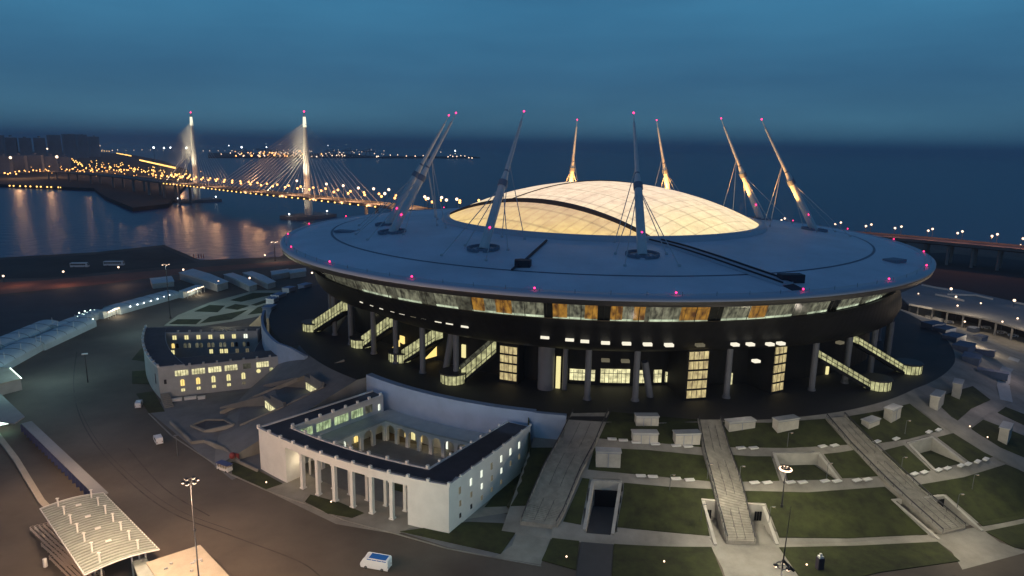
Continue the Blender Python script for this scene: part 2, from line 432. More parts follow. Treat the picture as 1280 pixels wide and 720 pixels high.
flat_patch('footpath', [(700, 652), (768, 659), (887, 670), (974, 672), (1070, 674), (1167, 668), (1226, 658), (1285, 646), (1285, 655), (1235, 666), (1172, 678), (1070, 683), (974, 685), (888, 681), (768, 671), (694, 664)], M['paving'], 'lowest pale path along the foot of the lawns', 0.03)
# footpaths across the lawns (a shade above the slope) come from the slope itself; lawns lie on it
lawn_n = [0]
def lawn(top, bot, label, up=0.16, rows=None, base=None, z=None):
    def dense(L, n):
        seg = []; k = len(L)-1
        for i in range(n+1):
            t = k*i/n; j = min(int(t), k-1); f = t-j
            seg.append((L[j][0]+(L[j+1][0]-L[j][0])*f, L[j][1]+(L[j+1][1]-L[j][1])*f))
        return seg
    w = max(abs(top[-1][0]-top[0][0]), abs(bot[-1][0]-bot[0][0])); n = max(4, int(w/5)); n = ((n+len(top)*2) // (len(top)-1))*(len(top)-1) if len(top) > 2 else n
    h = abs(bot[0][1]-top[0][1]); k = rows or max(3, int(h/5))
    A = dense(top, n); B = dense(bot, n); L = []
    for j in range(k+1):
        t = j/k; row = []
        for i in range(n+1):
            x = A[i][0]+(B[i][0]-A[i][0])*t; y = A[i][1]+(B[i][1]-A[i][1])*t
            if z is not None: row.append(P(x, y, z))
            else: row.append(G(x, y, up))
        L.append(row)
    # a turf edge going down into the ground
    sk = [p-Vector((0, 0, 0.5)) for p in L[0]]; L.insert(0, sk); L.append([p-Vector((0, 0, 0.5)) for p in L[-1]])
    mb = MB(); mb.loft(L, 0, False)
    for side in (0, -1):
        e = [r[side] for r in L[1:-1]]; mb.loft([e, [p-Vector((0, 0, 0.5)) for p in e]])
    return tag(mb.build('lawn', M['grass']), label, kind='structure')
lawn([(764, 515), (815, 520), (872, 525)], [(749, 548), (815, 553), (878, 559)], 'dark upper lawn between left and middle staircases')
lawn([(903, 528), (960, 529), (1031, 524)], [(910, 559), (985, 560), (1059, 556)], 'upper lawn between middle and right staircases')
lawn([(1059, 521), (1100, 514), (1137, 505)], [(1092, 555), (1135, 549), (1179, 537)], 'upper lawn right of the right staircase')
lawn([(1166, 499), (1195, 489), (1216, 483)], [(1196, 527), (1214, 511), (1238, 500)], 'dark lawn in the corner of the crossing paths')
lawn([(743, 560), (810, 563), (881, 570)], [(735, 587), (805, 594), (890, 602)], 'second lawn row between left and middle staircases')
lawn([(914, 569), (940, 571), (964, 571)], [(925, 602), (948, 602), (974, 601)], 'lawn between middle staircase and sunken court')
lawn([(1030, 568), (1050, 566), (1067, 563)], [(1053, 598), (1075, 597), (1100, 595)], 'lawn between sunken court and right staircase')
lawn([(1099, 565), (1114, 561), (1130, 557)], [(1133, 593), (1148, 591), (1163, 588)], 'lawn between right staircase and right sunken court')
lawn([(1172, 547), (1183, 544), (1195, 541)], [(1213, 578), (1226, 575), (1242, 571)], 'lawn between right sunken court and crossing path')
lawn([(1229, 525), (1255, 535), (1285, 547)], [(1214, 536), (1245, 557), (1285, 574)], 'lawn right of the crossing path')
lawn([(1257, 509), (1285, 520)], [(1247, 516), (1285, 534)], 'small dark lawn at the right edge')
lawn([(728, 598), (737, 599)], [(704, 652), (726, 656)], 'narrow lawn between left staircase and underpass')
lawn([(780, 604), (835, 609), (891, 612)], [(779, 618), (830, 621), (895, 624)], 'upper strip of the dark lawn beside the underpass')
lawn([(779, 617.6), (830, 620.5), (876, 622.8)], [(771, 659), (830, 665), (887, 670)], 'dark lawn beside the underpass')
lawn([(930, 614), (1010, 616), (1106, 609)], [(934, 628), (1010, 631), (1121, 622)], 'upper strip of the big lawn between staircases')
lawn([(957, 628.3), (1010, 630.3), (1116, 621.8)], [(974, 672), (1060, 673), (1163, 668)], 'big green lawn between middle and right staircases')
lawn([(1146, 607), (1205, 597), (1257, 581), (1285, 592)], [(1163, 618), (1205, 618), (1257, 615), (1285, 612)], 'upper strip of the big right lawn')
lawn([(1182, 617.5), (1230, 616), (1285, 611.5)], [(1229, 658), (1252, 654), (1285, 647)], 'big green lawn at the right edge')
lawn([(694, 664), (725, 667)], [(677, 700), (720, 712)], 'rounded dark lawn by the left stair foot', z=0.15)
lawn([(768, 670), (830, 675), (888, 680)], [(764, 730), (835, 732), (908, 730)], 'dark front lawn right of the underpass road', z=0.15)
lawn([(974, 684), (1070, 682), (1172, 677)], [(1010, 735), (1100, 715), (1200, 701)], 'front lawn with a dark pillar on it', z=0.15)
lawn([(1232, 664), (1285, 653)], [(1268, 684), (1285, 686)], 'lawn corner right of the right stair foot', z=0.15)
lawn([(664, 560), (693, 560)], [(606, 634), (660, 632)], 'dark lawn between white building and left staircase')
lawn([(585, 652), (652, 655)], [(500, 664), (626, 692)], 'dark lawn at the corner of the colonnaded building', z=0.15)
lawn([(388, 618), (425, 628), (455, 641)], [(381, 627), (410, 642), (440, 647)], 'small lens shaped lawn before the colonnade', z=0.15)
lawn([(288, 576), (322, 588), (353, 604)], [(290, 592), (315, 603), (333, 611)], 'small lawn before the left end of the colonnaded building', z=0.15)
for t, b_, l in [([(176, 436), (181, 434)], [(165, 449), (184, 452)], 'small dark bed behind the curved building'),
              ([(165, 464), (182, 463)], [(165, 479), (187, 480)], 'dark bed beside the curved building'),
              ([(170, 492), (192, 489)], [(186, 516), (206, 514)], 'dark bed at the corner of the curved building')]:
    lawn(t, b_, l, z=0.12)
M['grassbright'] = M['grass']
for t, b_, l in [([(262, 381), (281, 382)], [(243, 389), (272, 390)], 'left lens of lawn in the far garden'),
              ([(316, 366), (350, 366)], [(288, 375), (301, 377)], 'far lens of lawn in the far garden'),
              ([(294, 380), (311, 382)], [(281, 385), (297, 387)], 'middle strip of lawn in the far garden'),
              ([(331, 375), (343, 375)], [(314, 381), (320, 382)], 'small right strip of lawn in the far garden'),
              ([(222, 399), (252, 399)], [(211, 405), (245, 405)], 'front left strip of lawn in the far garden'),
              ([(262, 396), (310, 387)], [(250, 404), (289, 399)], 'front strip of lawn in the far garden'),
              ([(322, 384), (343, 378)], [(310, 393), (330, 391)], 'front right strip of lawn in the far garden')]:
    lawn(t, b_, l, z=None if l.endswith('xx') else 0.15)
M['gardenpath'] = mat('cream garden paving', (0.40, 0.37, 0.27), 0.85, noise=0.15, scale=0.1)
flat_patch('garden_paving', [(205, 407), (222, 394), (262, 378), (318, 363), (352, 363), (348, 378), (330, 394), (290, 402), (250, 408)], M['gardenpath'], 'cream paths of the far garden', 0.02)

# retaining walls of the recesses
RL = {'court': ('sunken_court', 'pale walled sunken court in the lawn by the ring floodlight', 'court'),
      'court2': ('sunken_court', 'pale walled sunken court right of the right staircase', 'court'),
      'pit': ('stair_entrance', 'pale entrance pit flanking the foot of the middle staircase', 'entrance'),
      'pit2': ('stair_entrance', 'pale entrance pit flanking the foot of the right staircase', 'entrance'),
      'underpass': ('underpass', 'walled road cutting leading under the hill', 'underpass'),
      'entry': ('sunken_entrance', 'lower sunken entrance with lit window on the grey ramp', 'entrance'),
      'entry2': ('sunken_entrance', 'upper sunken entrance with lit window on the grey ramp', 'entrance')}
for k, (pts, zf, kw) in REC.items():
    nm, lb, ct = RL[k]
    c = sum(pts, Vector())/len(pts); t = thing(nm, Vector((c.x, c.y, zf)), lb, ct, 'recesses cut into the hill slope')
    mb = MB(); wall_round(mb, pts, zf, skip=kw.get('skip', ()))
    wm = M['plaza'] if k.startswith('entry') else M['stonewall']
    part('retaining_wall', mb, wm, t)
    a, b_ = pts[0], pts[1]; d = Vector((b_.x-a.x, b_.y-a.y, 0)); L = d.length; d.normalize(); nn = Vector((-d.y, d.x, 0))
    cc = Vector((c.x, c.y, 0)); 
    if nn.dot(cc-Vector((a.x, a.y, 0))) < 0: nn = -nn
    ang = math.atan2(d.y, d.x)
    if k == 'underpass':
        mid = (a+b_)/2+nn*0.95; mb = MB(); mb.box((mid.x, mid.y, 0.1), (L*0.8, 0.25, 5.0), ang); part('portal', mb, M['black'], t)
    elif k.startswith('pit'):
        for s in ((0.06, 0.10, 0.14), (0.86, 0.90, 0.94)):
            for q in s:
                mid = Vector((a.x, a.y, 0))+d*L*q+nn*1.0; mb = MB(); mb.box((mid.x, mid.y, zf+0.3), (0.55, 0.15, 2.6), ang); part('door', mb, M['black'], t)
    elif k.startswith('entry'):
        # window wall faces down the wedge, between points 1 and 2
        a, b_ = pts[1], pts[2]; d = Vector((b_.x-a.x, b_.y-a.y, 0)); L = d.length; d.normalize(); nn = Vector((-d.y, d.x, 0))
        if nn.dot(cc-Vector((a.x, a.y, 0))) < 0: nn = -nn
        ang = math.atan2(d.y, d.x); mid = Vector((a.x, a.y, 0))+d*L*0.5+nn*1.0; h = max(1.2, a.z-zf-0.6)
        mb = MB(); mb.box((mid.x, mid.y, zf+0.3), (L*0.72, 0.15, min(h, 2.6)), ang); w = part('window', mb, M['hall_int'], t)
        mb = MB()
        for q in range(7): 
            p = Vector((a.x, a.y, 0))+d*L*(0.14+0.72*q/6)+nn*1.1; mb.box((p.x, p.y, zf+0.3), (0.14, 0.12, min(h, 2.6)), ang)
        part('mullion', mb, M['mullion'], w)
lawn([(980, 581), (1018, 581)], [(985, 600), (1044, 599)], 'small lawn on the floor of the left sunken court', z=z1+0.1)
lawn([(1150, 566), (1166, 562)], [(1170, 586), (1201, 579)], 'small lawn on the floor of the right sunken court', z=z2+0.1)

# staircases
def staircase(Lp, Rp, label, zpx='c'):
    rows = []
    for (l, r) in zip(Lp, Rp):
        g = G(*r) if zpx == 'r' else G((l[0]+r[0])/2, (l[1]+r[1])/2)
        z = g.z; rows.append((P(*l, z), P(*r, z)))
    t = thing('outdoor_staircase', (rows[-1][0]+rows[-1][1])/2, label, 'staircase', 'staircases climbing the hill')
    up = 0.45; mb = MB(); L2 = []; R2 = []
    fine = []
    for j in range(len(rows)-1):
        (a0, b0), (a1, b1) = rows[j], rows[j+1]; dz = abs(a0.z-a1.z); n = max(1, int(dz/0.17))
        for i in range(n): fine.append((a0.lerp(a1, i/n), b0.lerp(b1, i/n), j))
    fine.append((rows[-1][0], rows[-1][1], 0))
    for i in range(len(fine)-1):
        a0, b0, _ = fine[i]; a1, b1, _ = fine[i+1]; z = a0.z+up
        q = [(a0.x, a0.y), (b0.x, b0.y), (b1.x, b1.y), (a1.x, a1.y)]; zb = a1.z-2.5
        mb.add([(x, y, zb) for x, y in q]+[(x, y, z) for x, y in q], [(4, 5, 6, 7), (2, 3, 7, 6), (0, 1, 5, 4), (3, 0, 4, 7), (1, 2, 6, 5)][0:5])
    part('steps', mb, M['stair'], t)
    for s in (0, 1):
        mb = MB(); mr = MB()
        for j in range(len(rows)-1):
            a, b_ = rows[j][s], rows[j+1][s]; o = (rows[j][1-s]-a).normalized()*(-0.35)
            q = [a, b_, b_+o, a+o]
            mb.hexa([(p.x, p.y, p.z-2.5) for p in q]+[(p.x, p.y, p.z+up+0.35) for p in q])
            mr.tube(a+Vector((0, 0, up+1.35)), b_+Vector((0, 0, up+1.35)), 0.17, n=6)
            n = max(2, int((b_-a).length/2.5))
            for i in range(n+1): p = a.lerp(b_, i/n); mr.tube(p+Vector((0, 0, up)), p+Vector((0, 0, up+1.35)), 0.06, n=4)
        part('side_wall', mb, M['stair'], t); part('handrail', mr, M['darkmetal'], t)
    for f in (0.36, 0.66):
        mr = MB()
        for j in range(len(fine)-1):
            if (fine[j][0]-rows[0][0]).length % 16 < 4:
                if mr.v: part('handrail', mr, M['darkmetal'], t); mr = MB()
                continue
            a = fine[j][0].lerp(fine[j][1], f)+Vector((0, 0, up+0.9)); b_ = fine[j+1][0].lerp(fine[j+1][1], f)+Vector((0, 0, up+0.9))
            mr.tube(a, b_, 0.06, n=4)
            if j % 8 == 0: mr.tube(a-Vector((0, 0, 0.9)), a, 0.04, n=4)
        if mr.v: part('handrail', mr, M['darkmetal'], t)
    return t
staircase([(716, 518), (701, 549), (679, 589), (661, 631), (652, 654)], [(760, 517), (744, 556), (725, 592), (704, 643), (695, 659)], 'left staircase running down beside the colonnaded building in dim light', 'r')
staircase([(873, 526), (881, 569), (893, 614), (898, 636), (909, 678)], [(900, 526), (910, 562), (926, 607), (932, 631), (943, 679)], 'pale middle staircase with two centre handrails down the lawns')
staircase([(1033, 524), (1063, 559), (1105, 602), (1139, 634), (1178, 669)], [(1055, 522), (1094, 561), (1132, 597), (1160, 623), (1206, 662)], 'pale right staircase slanting down to the right edge')
# the crossing path right of the lawns
lpath = [(1138, 504), (1160, 521), (1190, 541), (1230, 566), (1262, 582), (1290, 596)]; rpath = [(1156, 501), (1182, 517), (1212, 536), (1250, 560), (1280, 574), (1300, 584)]
mb = MB(); mb.loft([[G(*a, 0.2) for a in lpath], [G(*a, 0.2) for a in rpath]]); struct('footpath', mb, M['paving'], 'pale path slanting down through the right lawns')
mb = MB(); mb.loft([[G(x, y, 0.22) for x, y in ((1198, 530), (1215, 515), (1240, 500), (1262, 480))], [G(x, y, 0.22) for x, y in ((1212, 536), (1230, 522), (1255, 508), (1282, 490))]])
struct('footpath', mb, M['paving'], 'pale path branching up to the right')
# kerb of the road
mb = MB()
kp = [P(x, y, 0) for x, y in ((186, 517), (215, 545), (250, 568), (290, 594), (333, 613), (383, 630), (430, 650), (497, 668), (560, 686), (622, 698), (676, 708))]
for a, b_ in zip(kp, kp[1:]):
    d = (b_-a).normalized(); c = (a+b_)/2; mb.box((c.x, c.y, 0), ((b_-a).length+0.1, 0.4, 0.14), math.atan2(d.y, d.x))
struct('kerb', mb, M['paving'], 'pale kerb along the road before the white buildings')

# worn tracks in the asphalt
M['track'] = mat('worn dark track', (0.058, 0.048, 0.04), 0.9, noise=0.4, scale=0.3)
def track(pxs, w, label):
    L = [P(x, y, 0.005) for x, y in pxs]; out = []
    for i in range(len(L)-1):
        p0 = L[max(0, i-1)]; p1 = L[i]; p2 = L[i+1]; p3 = L[min(len(L)-1, i+2)]
        for k in range(6):
            t = k/6; out.append(0.5*((2*p1)+(-p0+p2)*t+(2*p0-5*p1+4*p2-p3)*t*t+(-p0+3*p1-3*p2+p3)*t**3))
    out.append(L[-1]); a = []; b = []
    for i, p in enumerate(out):
        d = out[min(i+1, len(out)-1)]-out[max(0, i-1)]; d.normalize(); n = Vector((-d.y, d.x, 0))*w/2; a.append(p-n); b.append(p+n)
    mb = MB(); mb.loft([a, b]); return struct('road_marking', mb, M['track'], label)
track([(96, 440), (92, 475), (97, 512), (117, 552), (160, 600), (213, 640), (285, 668), (370, 700), (400, 720)], 0.38, 'long dark curving seam in the asphalt')
track([(100, 512), (121, 550), (166, 597), (220, 636), (290, 663)], 0.2, 'second thin dark seam beside the long one')
track([(160, 560), (205, 610), (262, 645)], 0.35, 'short dark seam in the asphalt')
# ================================================================== STADIUM
ST = thing('stadium', (CX, CY, POD), 'huge round stadium with glowing domed roof, eight leaning masts and black bowl on columns', 'stadium')
def az_of(px, py, z): p = P(px, py, z); return math.degrees(math.atan2(p.y-CY, p.x-CX))
def hit_rev(px, py, r, z_lo, z_hi):
    """where a line of sight meets the cylinder of radius r"""
    best = None
    for i in range(200):
        z = z_lo+(z_hi-z_lo)*i/199; p = P(px, py, z); e = abs(math.hypot(p.x-CX, p.y-CY)-r)
        if p.y < CY+40 and (best is None or e < best[0]): best = (e, p)
    return best[1]

# roof shell
mb = MB(); mb.revolve([(72, 64.6), (88, 63.9), (105, 62.3), (121.2, 60.45)], n=180); 
mb.revolve([(122.2, 60.3), (132, 59.3), (139.5, 58.3)], n=180)
# low radial folds between roof sheets
roof = part('roof', mb, M['metalroof'], ST)
nt = M['metalroof'].node_tree; bs = nt.nodes['Principled BSDF']
tc = nt.nodes.new('ShaderNodeTexCoord'); gr = nt.nodes.new('ShaderNodeTexGradient'); gr.gradient_type = 'RADIAL'
mu = nt.nodes.new('ShaderNodeMath'); mu.operation = 'MULTIPLY'; mu.inputs[1].default_value = 176
fr = nt.nodes.new('ShaderNodeMath'); fr.operation = 'PINGPONG'; fr.inputs[1].default_value = 0.5
bp = nt.nodes.new('ShaderNodeBump'); bp.inputs['Strength'].default_value = 0.25; bp.inputs['Distance'].default_value = 0.15
nt.links.new(tc.outputs['Object'], gr.inputs['Vector']); nt.links.new(gr.outputs['Fac'], mu.inputs[0]); nt.links.new(mu.outputs[0], fr.inputs[0])
nt.links.new(fr.outputs[0], bp.inputs['Height']); nt.links.new(bp.outputs['Normal'], bs.inputs['Normal'])
mb = MB(); mb.revolve([(121.0, 60.4), (121.1, 60.25), (122.3, 60.15), (122.4, 60.3)], n=180); part('roof_gutter', mb, M['seam'], ST)
mb = MB(); mb.revolve([(139.3, 58.2), (139.5, 58.7), (142.2, 58.4), (143.2, 57.8), (143.2, 57.1)], n=200); part('roof_rim', mb, M['rim'], ST)
mb = MB(); mb.revolve([(143.15, 57.12), (142.7, 55.5), (139, 55.0), (131.5, 54.0)], n=200); part('soffit', mb, M['darkmetal'], ST)
# black bowl
def bulge(az):            # the lower bowl swings out towards both flanks
    az = (az+180) % 360-180
    if -75 < az <= -30: return (az+75)/45
    if -30 < az <= 100: return 1.0
    if 100 < az: return 1.0-.4*(az-100)/80
    if az < -165: return .6
    if az < -143: return .6*(-143-az)/22
    return 0.0
def bowl(prof, n=176):
    mb = MB(); mb.loft([[pol(r+d*bulge(-180+360*i/n), -180+360*i/n, z) for i in range(n+1)] for r, z, d in prof], 0, True); return mb
mb = bowl([(131.3, 48.05, 1), (130.0, 47.85, 1.5), (126.0, 44.2, 7), (121.9, 39.4, 12), (117.5, 35.5, 15), (112.5, 33.2, 19), (104, 31.6, 24), (98, 31.4, 26)])
part('facade', mb, M['black'], ST)
nt = M['black'].node_tree; bs = nt.nodes['Principled BSDF']
tc = nt.nodes.new('ShaderNodeTexCoord'); gr = nt.nodes.new('ShaderNodeTexGradient'); gr.gradient_type = 'RADIAL'
mu = nt.nodes.new('ShaderNodeMath'); mu.operation = 'MULTIPLY'; mu.inputs[1].default_value = 240
fr = nt.nodes.new('ShaderNodeMath'); fr.operation = 'PINGPONG'; fr.inputs[1].default_value = 0.5
bp = nt.nodes.new('ShaderNodeBump'); bp.inputs['Strength'].default_value = 0.4; bp.inputs['Distance'].default_value = 0.2
nt.links.new(tc.outputs['Object'], gr.inputs['Vector']); nt.links.new(gr.outputs['Fac'], mu.inputs[0]); nt.links.new(mu.outputs[0], fr.inputs[0])
nt.links.new(fr.outputs[0], bp.inputs['Height']); nt.links.new(bp.outputs['Normal'], bs.inputs['Normal'])
mb = bowl([(98, 31.5, 26), (98, POD-0.3, 26)]); part('core_wall', mb, M['black'], ST)
# lit gallery under the roof: bays measured by where they start and end in the view
GZ0, GZ1 = 48.1, 54.0
bays = [(-186, -163, 'gal_dim')]
px_b = [(428, 452, 'gal_dim'), (452, 488, 'gal_cream'), (488, 497, 'gal_dim'), (497, 526, 'gal_cream'), (526, 545, 'gal_dim'), (545, 572, 'gal_cream'), (572, 590, 'gal_dim'), (590, 606, 'gal_orange'),
        (606, 620, 'gal_cream'), (620, 640, 'gal_orange'), (640, 662, 'gal_cream'), (662, 680, 'gal_cream'), (680, 691, 'gal_off'), (691, 709, 'gal_orange'), (709, 731, 'gal_cream'), (731, 747, 'gal_orange'), (747, 763, 'gal_off'),
        (763, 778, 'gal_orange'), (778, 792, 'gal_cream'), (792, 806, 'gal_orange'), (806, 812, 'gal_dim'), (812, 850, 'gal_cream'), (850, 886, 'gal_orange'), (886, 903, 'gal_off'), (903, 937, 'gal_cream'), (937, 958, 'gal_orange'),
        (958, 992, 'gal_cream'), (992, 1012, 'gal_dim'), (1012, 1036, 'gal_cream'), (1036, 1049, 'gal_off'), (1049, 1076, 'gal_cream'), (1076, 1085, 'gal_dim'), (1085, 1104, 'gal_cream'), (1104, 1130, 'gal_dim')]
def gaz(x):
    y = 383-((x-790)/400)**2*40
    p = hit_rev(x, y+8, 131, 48, 56); return math.degrees(math.atan2(p.y-CY, p.x-CX))
lst = [(gaz(a), gaz(b_), k) for a, b_, k in px_b]
if lst[0][0] > 0: lst[0] = (lst[0][0]-360, lst[0][1], lst[0][2])
start, end = lst[0][0], lst[-1][1]
a = end
while a < start+360-6: lst.append((a, a+6, random.choice(['gal_dim', 'gal_off', 'gal_cream']))); a += 6
lst.append((a, start+360, 'gal_dim'))
for a0, a1, k in lst:
    mb = MB(); n = max(1, int(abs(a1-a0)/2)); rows = [[pol(130.3, a0+(a1-a0)*i/n, GZ0) for i in range(n+1)], [pol(132.6, a0+(a1-a0)*i/n, GZ1) for i in range(n+1)]]
    mb.loft(rows); g = part('gallery_window', mb, M[k], ST)
    if k in ('gal_cream', 'gal_orange'):
        mb = MB(); mb.loft([[pol(130.45, a0+(a1-a0)*i/n, GZ0+0.02) for i in range(n+1)], [pol(130.85, a0+(a1-a0)*i/n, GZ0+(0.75 if k == 'gal_cream' else 0.45)) for i in range(n+1)]])
        part('lit_floor', mb, M['gal_floor'], g)
mb = MB()
for i in range(240):
    az = i*1.5; p0, p1 = pol(130.75, az, GZ0), pol(133.0, az, GZ1); mb.tube(p0, p1, 0.05 if i % 5 else 0.13, n=4, cap=False)
part('gallery_mullions', mb, M['mullion'], ST)
mb = MB(); mb.revolve([(131.6, 52.0), (131.8, 52.0), (131.85, 52.1), (131.65, 52.1)], n=180); part('gallery_transom', mb, M['mullion'], ST)
# slot windows on the bowl
slots = [(452, 377, 'slot'), (465, 381, 'slot'), (477, 385, 'slot'), (491, 388.5, 'slot'), (503, 391.5, 'slot'), (517, 395, 'win_dim'), (530, 397, 'slot'), (548, 401.5, 'slot'), (562, 404, 'slot'), (581, 408, 'slot'),
         (681, 422, 'slot'), (712, 425, 'slot'), (731, 427, 'slot'), (757, 429, 'slot'), (783.5, 430, 'slot'), (810, 431, 'slot'), (837, 432, 'slot'), (876, 432, 'win_dim'), (919.5, 431, 'slot'), (937, 430, 'slot'), (959, 429, 'slot'), (971, 427.5, 'slot'),
         (757, 451, 'win_dim'), (782, 452, 'win_dim'), (942, 450, 'slot'), (1033, 424, 'win_dim')]
for x, y, k in slots:
    if y > 445: p = hit_rev(x, y, 113.2, 30, 40)
    else: p = hit_rev(x, y, 122.6, 35, 45)
    az = math.degrees(math.atan2(p.y-CY, p.x-CX)); r = math.hypot(p.x-CX, p.y-CY); w = 2.7 if 500 < x < 915 else 2.1; dw = math.degrees(w/2/r); h = 0.42
    mb = MB(); mb.ring(lambda q: r-1.5+12*bulge(q), lambda q: r+0.25+12*bulge(q), az-dw, az+dw, p.z-h, p.z+h, step=0.5); part('slot_window', mb, M[k], ST)
# columns
for i in range(44):
    az = -178+i*360/44
    if -115.5 < az < -104 or -80 < az < -74 or -64 < az < -59: continue
    rc = 112.5+19*bulge(az); b_ = pol(rc, az, POD-0.2); mb = MB(); mb.tube(b_, pol(rc, az, 33.6), 1.05, n=14, cap=False); mb.tube(b_, b_+Vector((0, 0, 1.0)), 1.5, 1.3, n=14)
    part('column', mb, M['column'], ST)
for x0, y0, x1, y1 in [(556, 462, 566, 408), (418, 410, 436, 384), (813, 490, 806, 452)]:   # leaning struts
    a = hit_rev(x0, y0, 109, 15, 20); b_ = hit_rev(x1, y1, 110, 24, 36); mb = MB(); mb.tube(Vector((a.x, a.y, POD-0.2)), b_, 1.2, n=14); part('strut', mb, M['column'], ST)
# stair halls with stacked lit windows
def hall(azc, w, z0, z1, n, rr=104, label=None, kmat='tower_int', gaps=0.22):
    dw = math.degrees(w/2/rr); f = MB(); f.ring(98, rr, azc-dw*1.12, azc+dw*1.12, POD-0.2, z1+1.0, step=1); b = part('stair_hall', f, M['black'], ST, label)
    H = (z1-z0)/n
    for i in range(n):
        f = MB(); f.ring(rr-0.5, rr+0.12, azc-dw, azc+dw, z0+i*H+H*gaps, z0+(i+1)*H, step=1); p = part('window', f, M[kmat], b)
        m2 = MB()
        k = max(3, int(w/1.6))
        for j in range(k+1):
            a = azc-dw+2*dw*j/k; m2.tube(pol(rr+0.2, a, z0+i*H+H*gaps), pol(rr+0.2, a, z0+(i+1)*H), 0.09, n=4)
        part('mullion', m2, M['mullion'], b)
    return b
hall(-111.8, 6.6, POD+0.3, 29.5, 4, 104.5)
hall(-77.4, 7.2, POD-0.5+0.5, 33.0, 5, 113.5)
hall(-61.6, 5.6, POD, 33.0, 5, 116.5)
# big drum with a tall slit window
p = P(681, 487, POD); az = math.degrees(math.atan2(p.y-CY, p.x-CX)); r = math.hypot(p.x-CX, p.y-CY)
q = pol(105, az, POD-0.2); mb = MB(); mb.tube(q, (q.x, q.y, 32.5), 2.9, n=28, cap=False); part('lift_drum', mb, M['column'], ST)
q = pol(104.5, az+2.3, POD+0.3); mb = MB(); mb.box(q, (1.5, 0.8, 11.5), R(az+2.3+90)); part('slit_window', mb, M['win_cream'], ST)
q = pol(104.5, az+3.6, POD-0.2); mb = MB(); mb.tube(q, (q.x, q.y, 32.5), 0.9, n=14, cap=False); part('column', mb, M['column'], ST)
# entrance hall glazing
for x0, x1, z0, z1 in [(711, 744, 17.6, 21.6), (750, 789, 17.2, 22.2), (797, 812, 17.2, 21.8), (817, 831, 17.2, 21.8), (832, 847, 17.2, 20.9)]:
    a0 = az_of(x0, 478, 17.2); a1 = az_of(x1, 482, 17.2)
    mb = MB(); mb.ring(98.0, 98.5, a0, a1, z0, z1, step=1); w = part('entrance_glazing', mb, M['hall_int'], ST)
    mb = MB(); k = max(2, int((a1-a0)*98*math.pi/180/1.4))
    for j in range(k+1): mb.tube(pol(98.6, a0+(a1-a0)*j/k, z0), pol(98.6, a0+(a1-a0)*j/k, z1), 0.09, n=4)
    mb.ring(98.52, 98.66, a0, a1, z0+(z1-z0)*0.68, z0+(z1-z0)*0.68+0.18, step=1)
    part('mullion', mb, M['mullion'], w)
for x, y, w, h, k in [(909, 479, 1.6, 4.2, 'hall_int'), (1003, 467, 0.7, 3.4, 'win_cream'), (1014, 463, 1.2, 3.0, 'win_cream'), (579, 447, 1.6, 5, 'win_cream'), (690+0, 457, 0.6, 3, 'win_dim'), (508, 428, 3.2, 3.0, 'win_warm'), (505, 432, 2.4, 2.2, 'win_cream'), (418, 376, 2.6, 5, 'tower_int')]:
    p = hit_rev(x, y, 98.6, 16, 32); az = math.degrees(math.atan2(p.y-CY, p.x-CX)); mb = MB(); mb.box(pol(98.3+26*bulge(az), az, p.z), (w, 0.8, h), R(az+90)); part('window', mb, M[k], ST)
